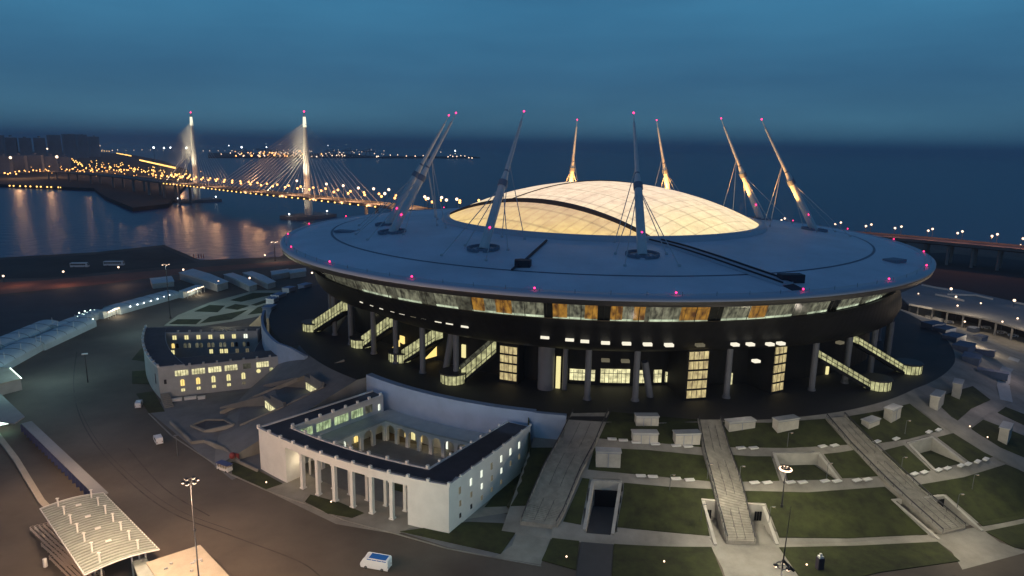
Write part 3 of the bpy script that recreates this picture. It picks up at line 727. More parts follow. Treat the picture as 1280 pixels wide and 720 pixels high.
# glazed stair tubes: pavilion on the podium and a sloping tube up to the bowl
def stair_tube(bx, by, tx, ty, tz=30, w=4.6, dim=1.0, label=None):
    B = P(bx, by, POD); T = P(tx, ty, tz-2); d = Vector((T.x-B.x, T.y-B.y, 0)); L = d.length; d.normalize(); s = Vector((-d.y, d.x, 0))
    if s.y > 0: s = -s                      # s points towards the viewer's side
    t = MB(); ang = math.atan2(d.y, d.x)
    c = B+s*0; c.z = POD
    # pavilion
    n = 10; pc = c-d*1.0
    base = []
    pav = MB(); rad = 4.6
    for k in range(n):
        a0 = 2*math.pi*k/n; a1 = 2*math.pi*(k+1)/n
        p0 = pc+Vector((rad*math.cos(a0), rad*math.sin(a0), 0)); p1 = pc+Vector((rad*math.cos(a1), rad*math.sin(a1), 0))
        pav.add([p0+Vector((0, 0, .2)), p1+Vector((0, 0, .2)), p1+Vector((0, 0, 3.6)), p0+Vector((0, 0, 3.6))], [(0, 1, 2, 3)])
    g = part('stair_tube', pav, M['tube_int'], ST, label)
    rf = MB(); rf.prism([(pc.x+(rad+.5)*math.cos(2*math.pi*k/n), pc.y+(rad+.5)*math.sin(2*math.pi*k/n)) for k in range(n)], POD+3.6, POD+4.1); part('pavilion_roof', rf, M['darkmetal'], g)
    fr = MB()
    for k in range(20):
        a0 = 2*math.pi*k/20; p0 = pc+Vector(((rad+.06)*math.cos(a0), (rad+.06)*math.sin(a0), .1)); fr.tube(p0, p0+Vector((0, 0, 3.5)), 0.13, n=4)
    part('frame', fr, M['mullion'], g)
    # sloping tube
    hw = w/2-0.1; S0 = c+d*1.5+Vector((0, 0, 0.3)); E0 = Vector((T.x, T.y, tz-2)); tb = MB(); fr = MB(); fl = MB()
    H = 4.9 if tx > bx else 2.6
    for sd in (1, -1):
        tb.add([S0+s*hw*sd, E0+s*hw*sd, E0+s*hw*sd+Vector((0, 0, H)), S0+s*hw*sd+Vector((0, 0, H))], [(0, 1, 2, 3)])
    tb.add([S0+s*hw+Vector((0, 0, H)), E0+s*hw+Vector((0, 0, H)), E0-s*hw+Vector((0, 0, H)), S0-s*hw+Vector((0, 0, H))], [(0, 1, 2, 3)], 1)
    part('tube_glazing', tb, [M['tube_int'], M['gal_dim']], g)
    n = max(5, int((E0-S0).length/2.2))
    for k in range(n+1):
        p = S0.lerp(E0, k/n)
        for sd in (1, -1): fr.tube(p+s*(hw+.08)*sd, p+s*(hw+.08)*sd+Vector((0, 0, H)), 0.13, n=4)
        fr.tube(p+s*(hw+.08)+Vector((0, 0, H+.05)), p-s*(hw+.08)+Vector((0, 0, H+.05)), 0.13, n=4)
    for sd in (1, -1):
        for h in (0.0, 1.25, H): fr.tube(S0+s*(hw+.08)*sd+Vector((0, 0, h)), E0+s*(hw+.08)*sd+Vector((0, 0, h)), 0.12, n=4)
    part('frame', fr, M['mullion'], g)
    fl.add([S0+s*(hw+.3)-Vector((0, 0, 1.1)), E0+s*(hw+.3)-Vector((0, 0, 1.1)), E0-s*(hw+.3)-Vector((0, 0, 1.1)), S0-s*(hw+.3)-Vector((0, 0, 1.1)),
            S0+s*(hw+.3), E0+s*(hw+.3), E0-s*(hw+.3), S0-s*(hw+.3)], [(3, 2, 1, 0), (4, 5, 6, 7), (0, 1, 5, 4), (2, 3, 7, 6), (1, 2, 6, 5), (0, 3, 7, 4)]); part('tube_floor', fl, M['black'], g)
    return g
stair_tube(393, 413, 434, 388, 31)
stair_tube(454, 433, 492, 408, 30)
stair_tube(503, 451, 549, 424, 30)
stair_tube(570, 477, 619, 438, 29)
stair_tube(1092, 485, 1022, 446, 30)
stair_tube(1132, 465, 1068, 428, 31)
# orange lit soffit niches beside the tubes
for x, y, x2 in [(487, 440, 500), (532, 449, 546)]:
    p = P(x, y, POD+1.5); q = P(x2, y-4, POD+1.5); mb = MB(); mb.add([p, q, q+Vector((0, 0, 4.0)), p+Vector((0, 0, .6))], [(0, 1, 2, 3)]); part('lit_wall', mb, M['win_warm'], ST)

# dome: membrane panels split by a dark arch
DR, DZ0, DZ1 = 73.0, 65.6, 83.2
DCX, DCY = CX+4.0, CY+0.5
def dome_z(x, y, low=0.0):
    q = ((x-DCX)**2+(y-DCY)**2)/(DR*DR); return DZ0+(DZ1-DZ0-low)*max(0, 1-q)**0.92*1.0
A1, A2 = R(177), R(-82)
c1 = Vector((DCX+DR*math.cos(A1), DCY+DR*math.sin(A1))); c2 = Vector((DCX+DR*math.cos(A2), DCY+DR*math.sin(A2)))
cd = (c2-c1).normalized(); cn = Vector((-cd.y, cd.x))
def side(x, y): return (Vector((x, y))-c1).dot(cn)
def dome_panel(sgn, low):
    mb = MB(); n = 64; k = 22
    # strips parallel with the chord
    L = (c2-c1).length; mid = (c1+c2)/2; off = (Vector((DCX, DCY))-c1).dot(cn); tmax = DR+off if sgn > 0 else DR-off
    rows = []
    for j in range(k+1):
        t = tmax*(math.sin(math.pi/2*j/k)) if j < k else tmax*0.99999
        u = t*sgn-off; hw = math.sqrt(max(0, DR*DR-u*u)); row = []
        base = Vector((DCX, DCY))+cn*(u)
        for i in range(n+1):
            q = base+cd*hw*(-math.cos(math.pi*i/n)); row.append(Vector((q.x, q.y, dome_z(q.x, q.y, low))))
        rows.append(row)
    mb.loft(rows, 0, True); return mb
def dome_mat(name, col_lo, col_hi, es):
    m = bpy.data.materials.new(name); m.use_nodes = True; nt = m.node_tree; b = nt.nodes['Principled BSDF']
    b.inputs['Base Color'].default_value = (0.35, 0.32, 0.28, 1); b.inputs['Roughness'].default_value = 0.5
    tc = nt.nodes.new('ShaderNodeTexCoord')
    def noise(sc, det, rough=0.5):
        n = nt.nodes.new('ShaderNodeTexNoise'); n.inputs['Scale'].default_value = sc; n.inputs['Detail'].default_value = det; n.inputs['Roughness'].default_value = rough
        nt.links.new(tc.outputs['Object'], n.inputs['Vector']); return n
    # lamps inside stand low round the edge: more light low down in the membrane
    sep = nt.nodes.new('ShaderNodeSeparateXYZ'); nt.links.new(tc.outputs['Object'], sep.inputs[0])
    mr = nt.nodes.new('ShaderNodeMapRange'); mr.inputs['From Min'].default_value = DZ0-POD; mr.inputs['From Max'].default_value = DZ1-POD
    nt.links.new(sep.outputs['Z'], mr.inputs['Value'])
    n1 = noise(0.03, 3); ad = nt.nodes.new('ShaderNodeMath'); ad.operation = 'MULTIPLY_ADD'; ad.inputs[1].default_value = 0.9; ad.inputs[2].default_value = -0.45
    nt.links.new(n1.outputs['Fac'], ad.inputs[0]); s = nt.nodes.new('ShaderNodeMath'); nt.links.new(mr.outputs[0], s.inputs[0]); nt.links.new(ad.outputs[0], s.inputs[1])
    r = nt.nodes.new('ShaderNodeValToRGB'); r.color_ramp.elements[0].color = (*col_lo, 1); r.color_ramp.elements[1].color = (*col_hi, 1)
    r.color_ramp.elements[0].position = 0.05; r.color_ramp.elements[1].position = 0.75; nt.links.new(s.outputs[0], r.inputs['Fac'])
    # cushion joints: two sets of lines
    out = r.outputs['Color']
    for ang, sc_, k in ((43, 0.19, 0.11), (-47, 0.08, 0.11)):
        mp = nt.nodes.new('ShaderNodeMapping'); mp.inputs['Rotation'].default_value = (0, 0, R(ang)); mp.inputs['Scale'].default_value = (sc_,)*3
        nt.links.new(tc.outputs['Object'], mp.inputs['Vector']); sx = nt.nodes.new('ShaderNodeSeparateXYZ'); nt.links.new(mp.outputs[0], sx.inputs[0])
        pp = nt.nodes.new('ShaderNodeMath'); pp.operation = 'PINGPONG'; pp.inputs[1].default_value = 0.5; nt.links.new(sx.outputs['X'], pp.inputs[0])
        cr = nt.nodes.new('ShaderNodeValToRGB'); cr.color_ramp.elements[0].position = 0.02; cr.color_ramp.elements[1].position = 0.07
        cr.color_ramp.elements[0].color = (1-k*2.4,)*3+(1,); cr.color_ramp.elements[1].color = (1, 1, 1, 1); nt.links.new(pp.outputs[0], cr.inputs['Fac'])
        mx = nt.nodes.new('ShaderNodeMix'); mx.data_type = 'RGBA'; mx.blend_type = 'MULTIPLY'; mx.inputs[0].default_value = 1
        nt.links.new(out, mx.inputs[6]); nt.links.new(cr.outputs['Color'], mx.inputs[7]); out = mx.outputs[2]
    n2 = noise(0.22, 6, 0.7); cr = nt.nodes.new('ShaderNodeValToRGB'); cr.color_ramp.elements[0].position = 0.3; cr.color_ramp.elements[1].position = 0.62
    cr.color_ramp.elements[0].color = (0.74, 0.68, 0.68, 1); cr.color_ramp.elements[1].color = (1, 1, 1, 1); nt.links.new(n2.outputs['Fac'], cr.inputs['Fac'])
    mx = nt.nodes.new('ShaderNodeMix'); mx.data_type = 'RGBA'; mx.blend_type = 'MULTIPLY'; mx.inputs[0].default_value = 1
    nt.links.new(out, mx.inputs[6]); nt.links.new(cr.outputs['Color'], mx.inputs[7])
    nt.links.new(mx.outputs[2], b.inputs['Emission Color']); b.inputs['Emission Strength'].default_value = es
    m.cycles.emission_sampling = 'FRONT'; return m
M['dome'] = dome_mat('backlit roof membrane', (1.0, 0.80, 0.40), (0.96, 0.74, 0.50), 1.2)
M['dome2'] = dome_mat('dimmer backlit membrane', (1.0, 0.70, 0.24), (0.66, 0.44, 0.30), 1.05)
s_main = 1 if side(DCX, DCY) > 0 else -1
part('roof_membrane', dome_panel(s_main, 0.0), M['dome'], ST, 'large bright yellow backlit dome panel')
part('roof_membrane', dome_panel(-s_main, 1.6), M['dome2'], ST, 'smaller peach coloured front dome panel')
mb = MB(); n = 60
pts = [c1.lerp(c2, i/n) for i in range(n+1)]; w = cn*1.1
for i in range(n):
    a, b_ = pts[i], pts[i+1]
    if True:
        def zz(p): return dome_z(p.x, p.y)
        q = [a-w, b_-w, b_+w, a+w]; zs = [zz(a), zz(b_), zz(b_), zz(a)]
        mb.hexa([(p.x, p.y, z-2.2) for p, z in zip(q, zs)]+[(p.x, p.y, z+0.5) for p, z in zip(q, zs)])
part('arch_beam', mb, M['arch'], ST)
mb = MB()                                    # thin crossing arch
e1 = (c1+(c2-c1)*0.36); dirn = cn*s_main; tot = 0
t = 0; prev = None
while True:
    p = e1+dirn*t+cd*(t*0.25)
    if (p-Vector((DCX, DCY))).length > DR-1: break
    cur = Vector((p.x, p.y, dome_z(p.x, p.y)+0.1))
    if prev: mb.tube(prev, cur, 0.32, n=5, cap=False)
    prev = cur; t += 3
part('arch_rib', mb, M['arch'], ST)
mb = MB(); rows = []
for r, z in [(DR-0.6, DZ0+0.6), (DR+0.8, DZ0+1.1), (DR+2.6, DZ0+0.9), (DR+3.2, DZ0-0.8), (DR+3.0, DZ0-2.6)]:
    rows.append([Vector((DCX+r*math.cos(2*math.pi*i/144), DCY+r*math.sin(2*math.pi*i/144), z)) for i in range(145)])
mb.loft(rows, 0, True); part('dome_rim', mb, M['rim'], ST)

# slide rails with their end housings
def roofz(r): 
    tb = [(72, 64.6), (88, 63.9), (105, 62.3), (121.2, 60.45), (132, 59.3), (139.5, 58.3)]
    for (r0, z0), (r1, z1) in zip(tb, tb[1:]):
        if r <= r1: return z0+(z1-z0)*max(0, (r-r0))/(r1-r0)
    return 58.3
def onroof(x, y):
    z = 60
    for _ in range(8): p = P(x, y, z); z = roofz(math.hypot(p.x-CX, p.y-CY))
    return P(x, y, z)
def beam(mb, a, b_, w, h, up=0.0, mi=0):
    d = Vector((b_.x-a.x, b_.y-a.y, 0)).normalized(); s = Vector((-d.y, d.x, 0))*w/2
    mb.hexa([a-s, b_-s, b_+s, a+s]+[p+Vector((0, 0, h)) for p in (a-s, b_-s, b_+s, a+s)], mi)
a, b_ = onroof(806, 300), onroof(984, 357); mb = MB(); nseg = 12
for i in range(nseg):
    p, q = a.lerp(b_, i/nseg), a.lerp(b_, (i+1)/nseg); 
    for v in (p, q): v.z = roofz(math.hypot(v.x-CX, v.y-CY))+0.02
    beam(mb, p, q, 5.4, 0.9)
rl = part('slide_rail', mb, M['rim'], ST)
mb = MB(); dd = (b_-a); dd.z = 0; dd.normalize(); sv = Vector((-dd.y, dd.x, 0))
for o in (-2.1, 2.1):
    for i in range(nseg):
        p, q = a.lerp(b_, i/nseg)+sv*o, a.lerp(b_, (i+1)/nseg)+sv*o
        for v in (p, q): v.z = roofz(math.hypot(v.x-CX, v.y-CY))+0.95
        beam(mb, p, q, 0.5, 0.5)
part('rail', mb, M['arch'], rl)
c = onroof(988, 352); mb = MB(); mb.box((c.x, c.y, c.z-0.2), (7.5, 3.4, 2.6), R(8)); part('rail_housing', mb, M['arch'], ST)
c = onroof(1000, 364); c2_ = onroof(984, 356); mb = MB(); beam(mb, c2_, c, 4.5, 0.25); part('rail_apron', mb, M['arch'], ST)
c = onroof(653, 333); mb = MB(); mb.prism([(c.x-2.6, c.y-1.5), (c.x+2.4, c.y-2.0), (c.x+3.0, c.y+1.0), (c.x, c.y+2.4), (c.x-2.4, c.y+1.5)], c.z-0.2, c.z+2.2); part('rail_housing', mb, M['arch'], ST)
a, b_ = onroof(656, 328), onroof(683, 303); mb = MB(); mb.tube(a+Vector((0, 0, 0.7)), b_+Vector((0, 0, .7)), 0.45, n=8); part('slide_rail', mb, M['arch'], ST)
a, b_ = onroof(640, 339), onroof(652, 332); mb = MB(); mb.tube(a+Vector((0, 0, 0.5)), b_+Vector((0, 0, 1.2)), 0.4, n=8); part('slide_rail', mb, M['arch'], ST)
c = onroof(1118, 327); mb = MB(); mb.box((c.x, c.y, c.z-0.2), (7, 5, 1.2), R(30)); part('rail_housing', mb, M['seam'], ST)
c = onroof(432, 290); mb = MB(); mb.box((c.x, c.y, c.z-0.2), (9, 5, 0.9), R(-20)); part('rail_housing', mb, M['seam'], ST)

# masts
MASTS = [((490, 291), (570, 142), 64, 112), ((485, 281), (561, 145), 64, 112), ((604, 312), (655, 140), 62.8, 112), ((803, 320), (792, 142), 62.8, 112)]
def mast(B, T, lit=False, gr=0):
    ax = (T-B); L = ax.length; d = ax.normalized(); g = None
    mb = MB(); K = B.lerp(T, 0.46)
    mb.tube(B, K, 1.75, 1.45, n=16); mb.tube(K, B.lerp(T, 0.55), 1.45, 0.85, n=14); mb.tube(B.lerp(T, 0.55), B.lerp(T, 0.93), 0.85, 0.45, n=12); mb.tube(B.lerp(T, 0.93), T, 0.2, 0.12, n=6)
    g = part('mast', mb, M['mast'], ST)
    mb = MB(); mb.tube(K-d*1.2, K+d*1.2, 1.75, n=14); mb.ball(B.lerp(T, 0.55), 1.0, n=8); part('mast_collar', mb, M['seam'], g)
    mb = MB()
    for k in range(22):
        a0 = 2*math.pi*k/22; p = B+Vector((5.4*math.cos(a0), 4.6*math.sin(a0), 0)); p.z = roofz(math.hypot(p.x-CX, p.y-CY))+0.2
        if k % 11 in (5,): continue
        mb.box(p, (1.5, 0.9, 0.9), a0+math.pi/2)
    mb.tube(Vector((B.x, B.y, B.z-0.8)), Vector((B.x, B.y, B.z+0.5)), 3.2, 2.4, n=20)
    part('mast_base', mb, M['seam'], g)
    rad = Vector((B.x-CX, B.y-CY, 0)).normalized(); tg = Vector((-rad.y, rad.x, 0)); cl = MB()
    feet = [rad*13+tg*9, rad*13-tg*9, rad*-2+tg*9, rad*-2-tg*9, rad*-22+tg*5, rad*-22-tg*5]
    for i, o in enumerate(feet):
        f = B+o; rr = math.hypot(f.x-CX, f.y-CY); f.z = roofz(rr) if rr > 76 else dome_z(f.x, f.y)+0.3
        cb = MB(); cb.tube(K if i < 4 else B.lerp(T, 0.62), f, 0.17, n=5); cb.ball(f+Vector((0, 0, .3)), .6, n=6); part('cable', cb, M['cable'], g)
    bm = MB(); bm.ball(T+Vector((0, 0, 0.3)), 0.36, n=8, k=6); part('beacon', bm, M['beacon'], g)
    lo = B.lerp(T, 0.155)+Vector((0, -1.9, 0)); bm = MB(); bm.ball(lo, 0.36, n=8, k=6); part('beacon', bm, M['beacon'], g)
    return g
for b0, t0, zb, zt in MASTS:
    B = onroof(*b0); mast(B, P(*t0, zt))
for az, x, y in [(92, 722, 150), (55, 821, 150.5), (20, 905, 151)]:
    B = pol(100, az, 62.9); T = pol(70, az, 114); mast(B, T, True)
    spot(B+Vector((T.x-B.x, T.y-B.y, 0))*0.42+Vector((0, 0, 2.5)), B.lerp(T, 0.55), 60000, (1.0, 0.42, 0.08), 62, 0.8, 0.5, 'mast uplight')
B = onroof(1018, 288); T = P(952, 150, 112); mast(B, T, True)
spot(B+Vector((T.x-B.x, T.y-B.y, 0))*0.42+Vector((0, 0, 2.5)), B.lerp(T, 0.6), 42000, (1.0, 0.45, 0.10), 62, 0.8, 0.5, 'mast uplight')
# red lamps round the rim
for i in range(22):
    az = -168.4+i*360/22; mb = MB(); p = pol(140.8, az, 59.3); mb.ball(p, 0.30, n=8, k=5); mb.tube(p-Vector((0, 0, 1.2)), p, 0.1, n=4, mi=1); part('rim_beacon', mb, [M['beacon'], M['darkmetal']], ST)
# rim lightning rods / small fittings
mb = MB()
for i in range(88):
    az = i*360/88; p = pol(141.4, az, 58.4); mb.tube(p, p+Vector((0, 0, 1.3)), 0.06, n=4)
part('rim_posts', mb, M['steel'], ST)
# white edge strip on the left of the rim where floodlight catches: handrail of the roof walkway
# retaining wall of the podium towards the colonnaded building
mb = MB(); mb.ring(127.6, 130.15, -134, -103.4, -0.2, 17.1, step=1); mb.ring(129.0, 130.7, -103.45, -99.0, 6.0, 17.1, step=1)
tag(mb.build('retaining_wall', M['bluewall']), 'long pale blue retaining wall behind the colonnaded building', 'wall')
mb = MB()
def rl_(a): return 142.2+(a+149.5)/(-180+149.5)*18
mb.ring(lambda a: rl_(a)-0.3, lambda a: rl_(a)+0.9, -179, -156.4, -0.2, 18.0, step=1); mb.ring(lambda a: rl_(a)-0.3+(a+156.4)*-0.6, lambda a: rl_(a)+0.9+(a+156.4)*-0.6, -156.4, -149.5, 8, lambda a: 18.0-max(0, a+153)*.5, step=1); 
tag(mb.build('retaining_wall', M['bluewall']), 'curved pale retaining wall with lit slots above the left podium', 'wall')
mb = MB()
for i, az in enumerate([176, 171, 167, 163, 158]):
    pass
for k, az in enumerate((177.5, 172, 168, 163, 158.5)):
    R0 = ztab(az)[0]; mb = MB(); w = (7, 5, 8, 6, 7)[k]; mb.box(pol(R0+1.5, az, 12), (w, 4.5, 5.4+0.5*(k % 2)), R(az+90)); mb.box(pol(R0+1.5, az, 17.4+0.5*(k % 2)), (w+.5, 5, 0.35), R(az+90))
    tag(mb.build('stair_housing', M['bluewall']), 'pale block on the left podium edge, '+nth(k, 5)+' of five', 'housing', 'pale blocks on the left podium edge')
# ================================================================== WHITE BUILDINGS
def arcade(mb, f, L, n, z0, ztop, pier=1.2, depth=1.0, head=0.7, flat=False):
    w = L/n; ow = w-pier; zs = ztop-head-(0 if flat else ow/2); K = 8
    for i in range(n):
        s0 = i*w; a = s0+pier/2; b_ = s0+w-pier/2
        for x0, x1 in ((s0, a), (b_, s0+w)): mb.add([f(x0, z0, 0), f(x1, z0, 0), f(x1, ztop, 0), f(x0, ztop, 0)], [(0, 1, 2, 3)])
        arc = [(a, z0), (a, zs)]+[((a+b_)/2-ow/2*math.cos(math.pi*k/K), zs+ow/2*math.sin(math.pi*k/K)) for k in range(1, K)]+[(b_, zs), (b_, z0)]
        up = arc[1:-1]
        for (x0, y0), (x1, y1) in zip(up, up[1:]): mb.add([f(x0, y0, 0), f(x1, y1, 0), f(x1, ztop, 0), f(x0, ztop, 0)], [(0, 1, 2, 3)])
        for (x0, y0), (x1, y1) in zip(arc, arc[1:]): mb.add([f(x0, y0, 0), f(x0, y0, depth), f(x1, y1, depth), f(x1, y1, 0)], [(0, 1, 2, 3)])
def arched_window(f, s, z, w, h, m, parent, d=-0.12):
    mb = MB(); K = 8; pts = [(s-w/2, z), (s-w/2, z+h-w/2)]+[(s-w/2*math.cos(math.pi*k/K), z+h-w/2+w/2*math.sin(math.pi*k/K)) for k in range(1, K)]+[(s+w/2, z+h-w/2), (s+w/2, z)]
    n = len(pts); mb.add([f(x, y, d) for x, y in pts]+[f(x, y, 0.1) for x, y in pts], [tuple(range(n))]+[(i, (i+1) % n, n+(i+1) % n, n+i) for i in range(n)])
    w_ = part('window', mb, m, parent); mb = MB(); mb.add([f(s-.06, z, d-.05), f(s+.06, z, d-.05), f(s+.06, z+h, d-.05), f(s-.06, z+h, d-.05)], [(0, 1, 2, 3)]); part('mullion', mb, M['mullion'], w_); return w_
def rect_window(f, s, z, w, h, m, parent, d=-0.12, bars=1):
    mb = MB(); pts = [(s-w/2, z), (s+w/2, z), (s+w/2, z+h), (s-w/2, z+h)]
    mb.add([f(x, y, d) for x, y in pts]+[f(x, y, 0.1) for x, y in pts], [(0, 1, 2, 3)]+[(i, (i+1) % 4, 4+(i+1) % 4, 4+i) for i in range(4)])
    w_ = part('window', mb, m, parent); mb = MB()
    for k in range(bars):
        x = s-w/2+w*(k+1)/(bars+1); mb.add([f(x-.07, z, d-.05), f(x+.07, z, d-.05), f(x+.07, z+h, d-.05), f(x-.07, z+h, d-.05)], [(0, 1, 2, 3)])
    part('mullion', mb, M['mullion'], w_); return w_
def arc_map(r, a0, out=1):      # s runs along the arc from azimuth a0; depth goes into the wall
    return lambda s, z, d: pol(r-d*out, a0+math.degrees(s/r), z)
def rad_map(az, r0, dirn=-1, out=1):     # s runs along a radial wall from radius r0 ; out=+1: the wall faces growing azimuth
    def f(s, z, d):
        p = pol(r0+dirn*s, az, z); t = R(az); return p+Vector((-math.sin(t), math.cos(t), 0))*(-d*out)
    return f

# --- colonnaded building
B2 = thing('colonnaded_building', pol(155, -119, 0), 'white courtyard building with tall front colonnade, dark flat roofs and arcaded court', 'building')
A0, A1_ = -130.6, -107.6; TOP = 13.3
mb = MB()
mb.ring(169.8, 176.5, A0, -126.1, 0, TOP, 1)                 # left tower
mb.ring(169.8, 176.5, -111.5, A1_, 0, TOP, 1)                # right tower
OA, OB, IA, IB_ = pol(176.5, A1_), pol(133, -103.7), pol(169.8, -110.65), pol(131.5, -107.1)
d_ = (OB-OA).normalized(); OA2 = OA+d_*6.5; mb.prism([(p.x, p.y) for p in (OA, OB, IB_, IA)], 0, TOP-0.01)                # right wing
mb.ring(133.0, 169.8, A0, -128.2, 0, TOP, 1)                 # left wing
mb.ring(169.8, 176.5, -126.1, -111.5, TOP-2.0, TOP, 1)       # entablature
part('wall', mb, M['white'], B2)
mb = MB()
mb.ring(170.2, 176.1, A0+0.15, A1_-0.15, TOP+0.02, TOP+0.12, 1); _q = [OA.lerp(IA, .06).lerp(OB, .12), OB.lerp(IB_, .06).lerp(OA, .01), IB_.lerp(OB, .06).lerp(IA, .01), IA.lerp(OA, .06)]; mb.prism([(p.x, p.y) for p in _q], TOP+0.02, TOP+0.125); mb.ring(133.2, 170.2, A0+0.15, -128.4, TOP+0.02, TOP+0.12, 1)
part('roof', mb, M['darkroof'], B2)
mb = MB()                                                      # parapet kerbs
mb.ring(176.1, 176.8, A0-0.1, A1_+0.1, TOP, TOP+0.5, 1); mb.ring(169.4, 169.95, -128.2, -110.7, TOP-0.4, TOP+0.35, 1)

def kerb(a, b_, z0, z1, w=.5, out=.1):
    d = Vector((b_.x-a.x, b_.y-a.y, 0)).normalized(); n = Vector((-d.y, d.x, 0)); q = [a-n*out, b_-n*out, b_+n*(w-out), a+n*(w-out)]; mb.prism([(p.x, p.y) for p in q], z0, z1)
kerb(OA, OB, TOP+.005, TOP+.5); kerb(IB_, IA, TOP-.4, TOP+.36); mb.ring(133, 169.5, -128.4, -128.2, TOP-.4, TOP+0.35, 1); mb.ring(133, 176.1, A0-0.1, A0+0.1, TOP, TOP+0.5, 1)
part('cornice', mb, M['white'], B2)
mb = MB()
def posts(lst, h=0.95, s=0.75):
    for r, az in lst: q = MB(); q.box(pol(r, az, TOP+0.3), (s, s, h), R(az)); part('parapet_post', q, M['white'], B2)
posts([(176.4, A0+(A1_-A0)*i/12) for i in range(13)]); posts([(169.7, -128+(17.3)*i/8) for i in range(9)])

for i in range(8): p = OB.lerp(OA, i/8); q = MB(); q.box((p.x, p.y, TOP+.3), (.6, .6, .7), R(A1_)); part('parapet_post', q, M['white'], B2)
for i in range(1, 8): p = IB_.lerp(IA, i/8); q = MB(); q.box((p.x, p.y, TOP+.3), (.6, .6, .7), R(A1_)); part('parapet_post', q, M['white'], B2)
posts([(133.5, A1_)][:0], 0.7, 0.6); posts([(134+35*i/7, -128.3) for i in range(8)])
mb = MB()                                                      # roof rail between posts
for r, a0, a1 in ((176.4, A0, A1_), (169.7, -128, -110.8)):
    n = 40
    for i in range(n): mb.tube(pol(r, a0+(a1-a0)*i/n, TOP+1.0), pol(r, a0+(a1-a0)*(i+1)/n, TOP+1.0), 0.07, n=4)
mb.tube(OA+Vector((0, 0, TOP+1)), OB+Vector((0, 0, TOP+1)), 0.07, n=4)
part('roof_rail', mb, M['steel'], B2)
for i, x in enumerate((376, 395, 416.5, 437.5, 461, 484.5)):
    p = P(x, 600, 5); az = math.degrees(math.atan2(p.y-CY, p.x-CX))
for i in range(6):
    az = -124.0+i*2.15; q = pol(175.6, az, 0)
    mb = MB(); mb.box(q, (1.05, 1.05, TOP-1.9), R(az)); mb.box(q, (1.5, 1.5, 0.35), R(az)); mb.box(q+Vector((0, 0, TOP-2.5)), (1.5, 1.5, 0.5), R(az)); part('column', mb, M['white'], B2)
    q = pol(170.6, az+0.35, 0)
    mb = MB(); mb.box(q, (0.95, 0.95, TOP-1.9), R(az)); mb.box(q, (1.4, 1.4, 0.35), R(az)); part('column', mb, M['white'], B2)
# right facade windows (plane at A1_)
def line_map(a, b_, flip=1):
    d = Vector((b_.x-a.x, b_.y-a.y, 0)).normalized(); n = Vector((-d.y, d.x, 0))*flip
    return lambda s, z, dd: Vector((a.x, a.y, z))+d*s+n*dd
fR = line_map(OA, OB, 1)
for i in range(7):
    s = 5.0+i*5.4
    rect_window(fR, s, 9.0, 0.85, 2.0, M['win_white'] if i in (1, 2, 4, 5, 6) else M['win_dim'], B2, bars=1)
    rect_window(fR, s+0.2, 5.4, 0.8, 1.6, M['win_dim'] if i not in (2, 4) else M['win_white'], B2, bars=1)
    if i < 5: rect_window(fR, s+0.2, 2.0, 0.8, 1.3, M['win_dim'] if i not in (0, 1) else M['win_off'], B2, bars=1)
# inner face of the left wing: glazed band over an arcade
fL = rad_map(-128.2, 169.5, -1, 1)
for s, w, k in [(4.5, 5.5, 'win_green'), (11.5, 5.5, 'win_green'), (18.5, 5.5, 'win_green'), (25, 4.8, 'win_green'), (30.0, 3.0, 'gal_dim')]:
    rect_window(fL, s, 9.0, w, 2.7, M[k], B2, bars=4)
rect_window(fL, 34.5, 8.5, 0.8, 2.2, M['win_white'], B2)
# arcades round the court with terrace roofs
mb = MB(); mb.ring(137.6, 169.6, -128.2, -125.6, 7.0, 7.5, 1); mb.ring(130.0, 137.8, -128.2, -107.6, 7.02, 7.52, 1); part('terrace', mb, M['grey'], B2)
mb = MB(); arcade(mb, rad_map(-125.6, 169.5, -1, 1), 31.8, 6, 0, 7.0, 1.3, 1.0); arcade(mb, arc_map(137.8, -125.6, 1), 137.8*math.radians(18.0), 9, 0, 7.02, 1.2, 1.0, head=0.9)
_d = (IB_-IA).normalized(); _n = Vector((_d.y, -_d.x, 0)); _a = IA-_n*0.4; _b = IB_-_n*0.4
arcade(mb, line_map(_a, _b, -1), (IB_-IA).length*.82, 6, 0, 7.0, 1.3, 0.35)
part('arcade', mb, M['white'], B2)
mb = MB(); mb.ring(132.0, 132.3, -128.2, -107.6, 0, 7.0, 1); part('court_wall', mb, M['grey'], B2)
fb = arc_map(132.4, -128, 1)
for s, k in ((5.5, 'win_warm'), (10, 'win_warm'), (13, 'win_cream'), (16, 'win_warm'), (26.5, 'win_white'), (34, 'win_dim')): arched_window(fb, s, 0.4, 1.5, 3.6, M[k], B2)
fc = rad_map(-128.1, 169.5, -1, 1)
for s, k in ((10.5, 'win_cream'), (13.2, 'win_warm'), (20, 'win_white'), (24, 'win_warm')): arched_window(fc, s, 0.4, 1.4, 3.6, M[k], B2)
mb = MB(); mb.ring(137.9, 169.7, -125.6, -110.8, 0.02, 0.06, 1); part('court_paving', mb, M['plaza'], B2)
mb = MB()
for r, a in ((150, -119), (158, -121.5), (160, -116)): mb.ring(r-2.5, r+2.5, a-1.4, a+1.4, 0.06, 0.35, 0.7)
part('court_planter', mb, M['grass'], B2)

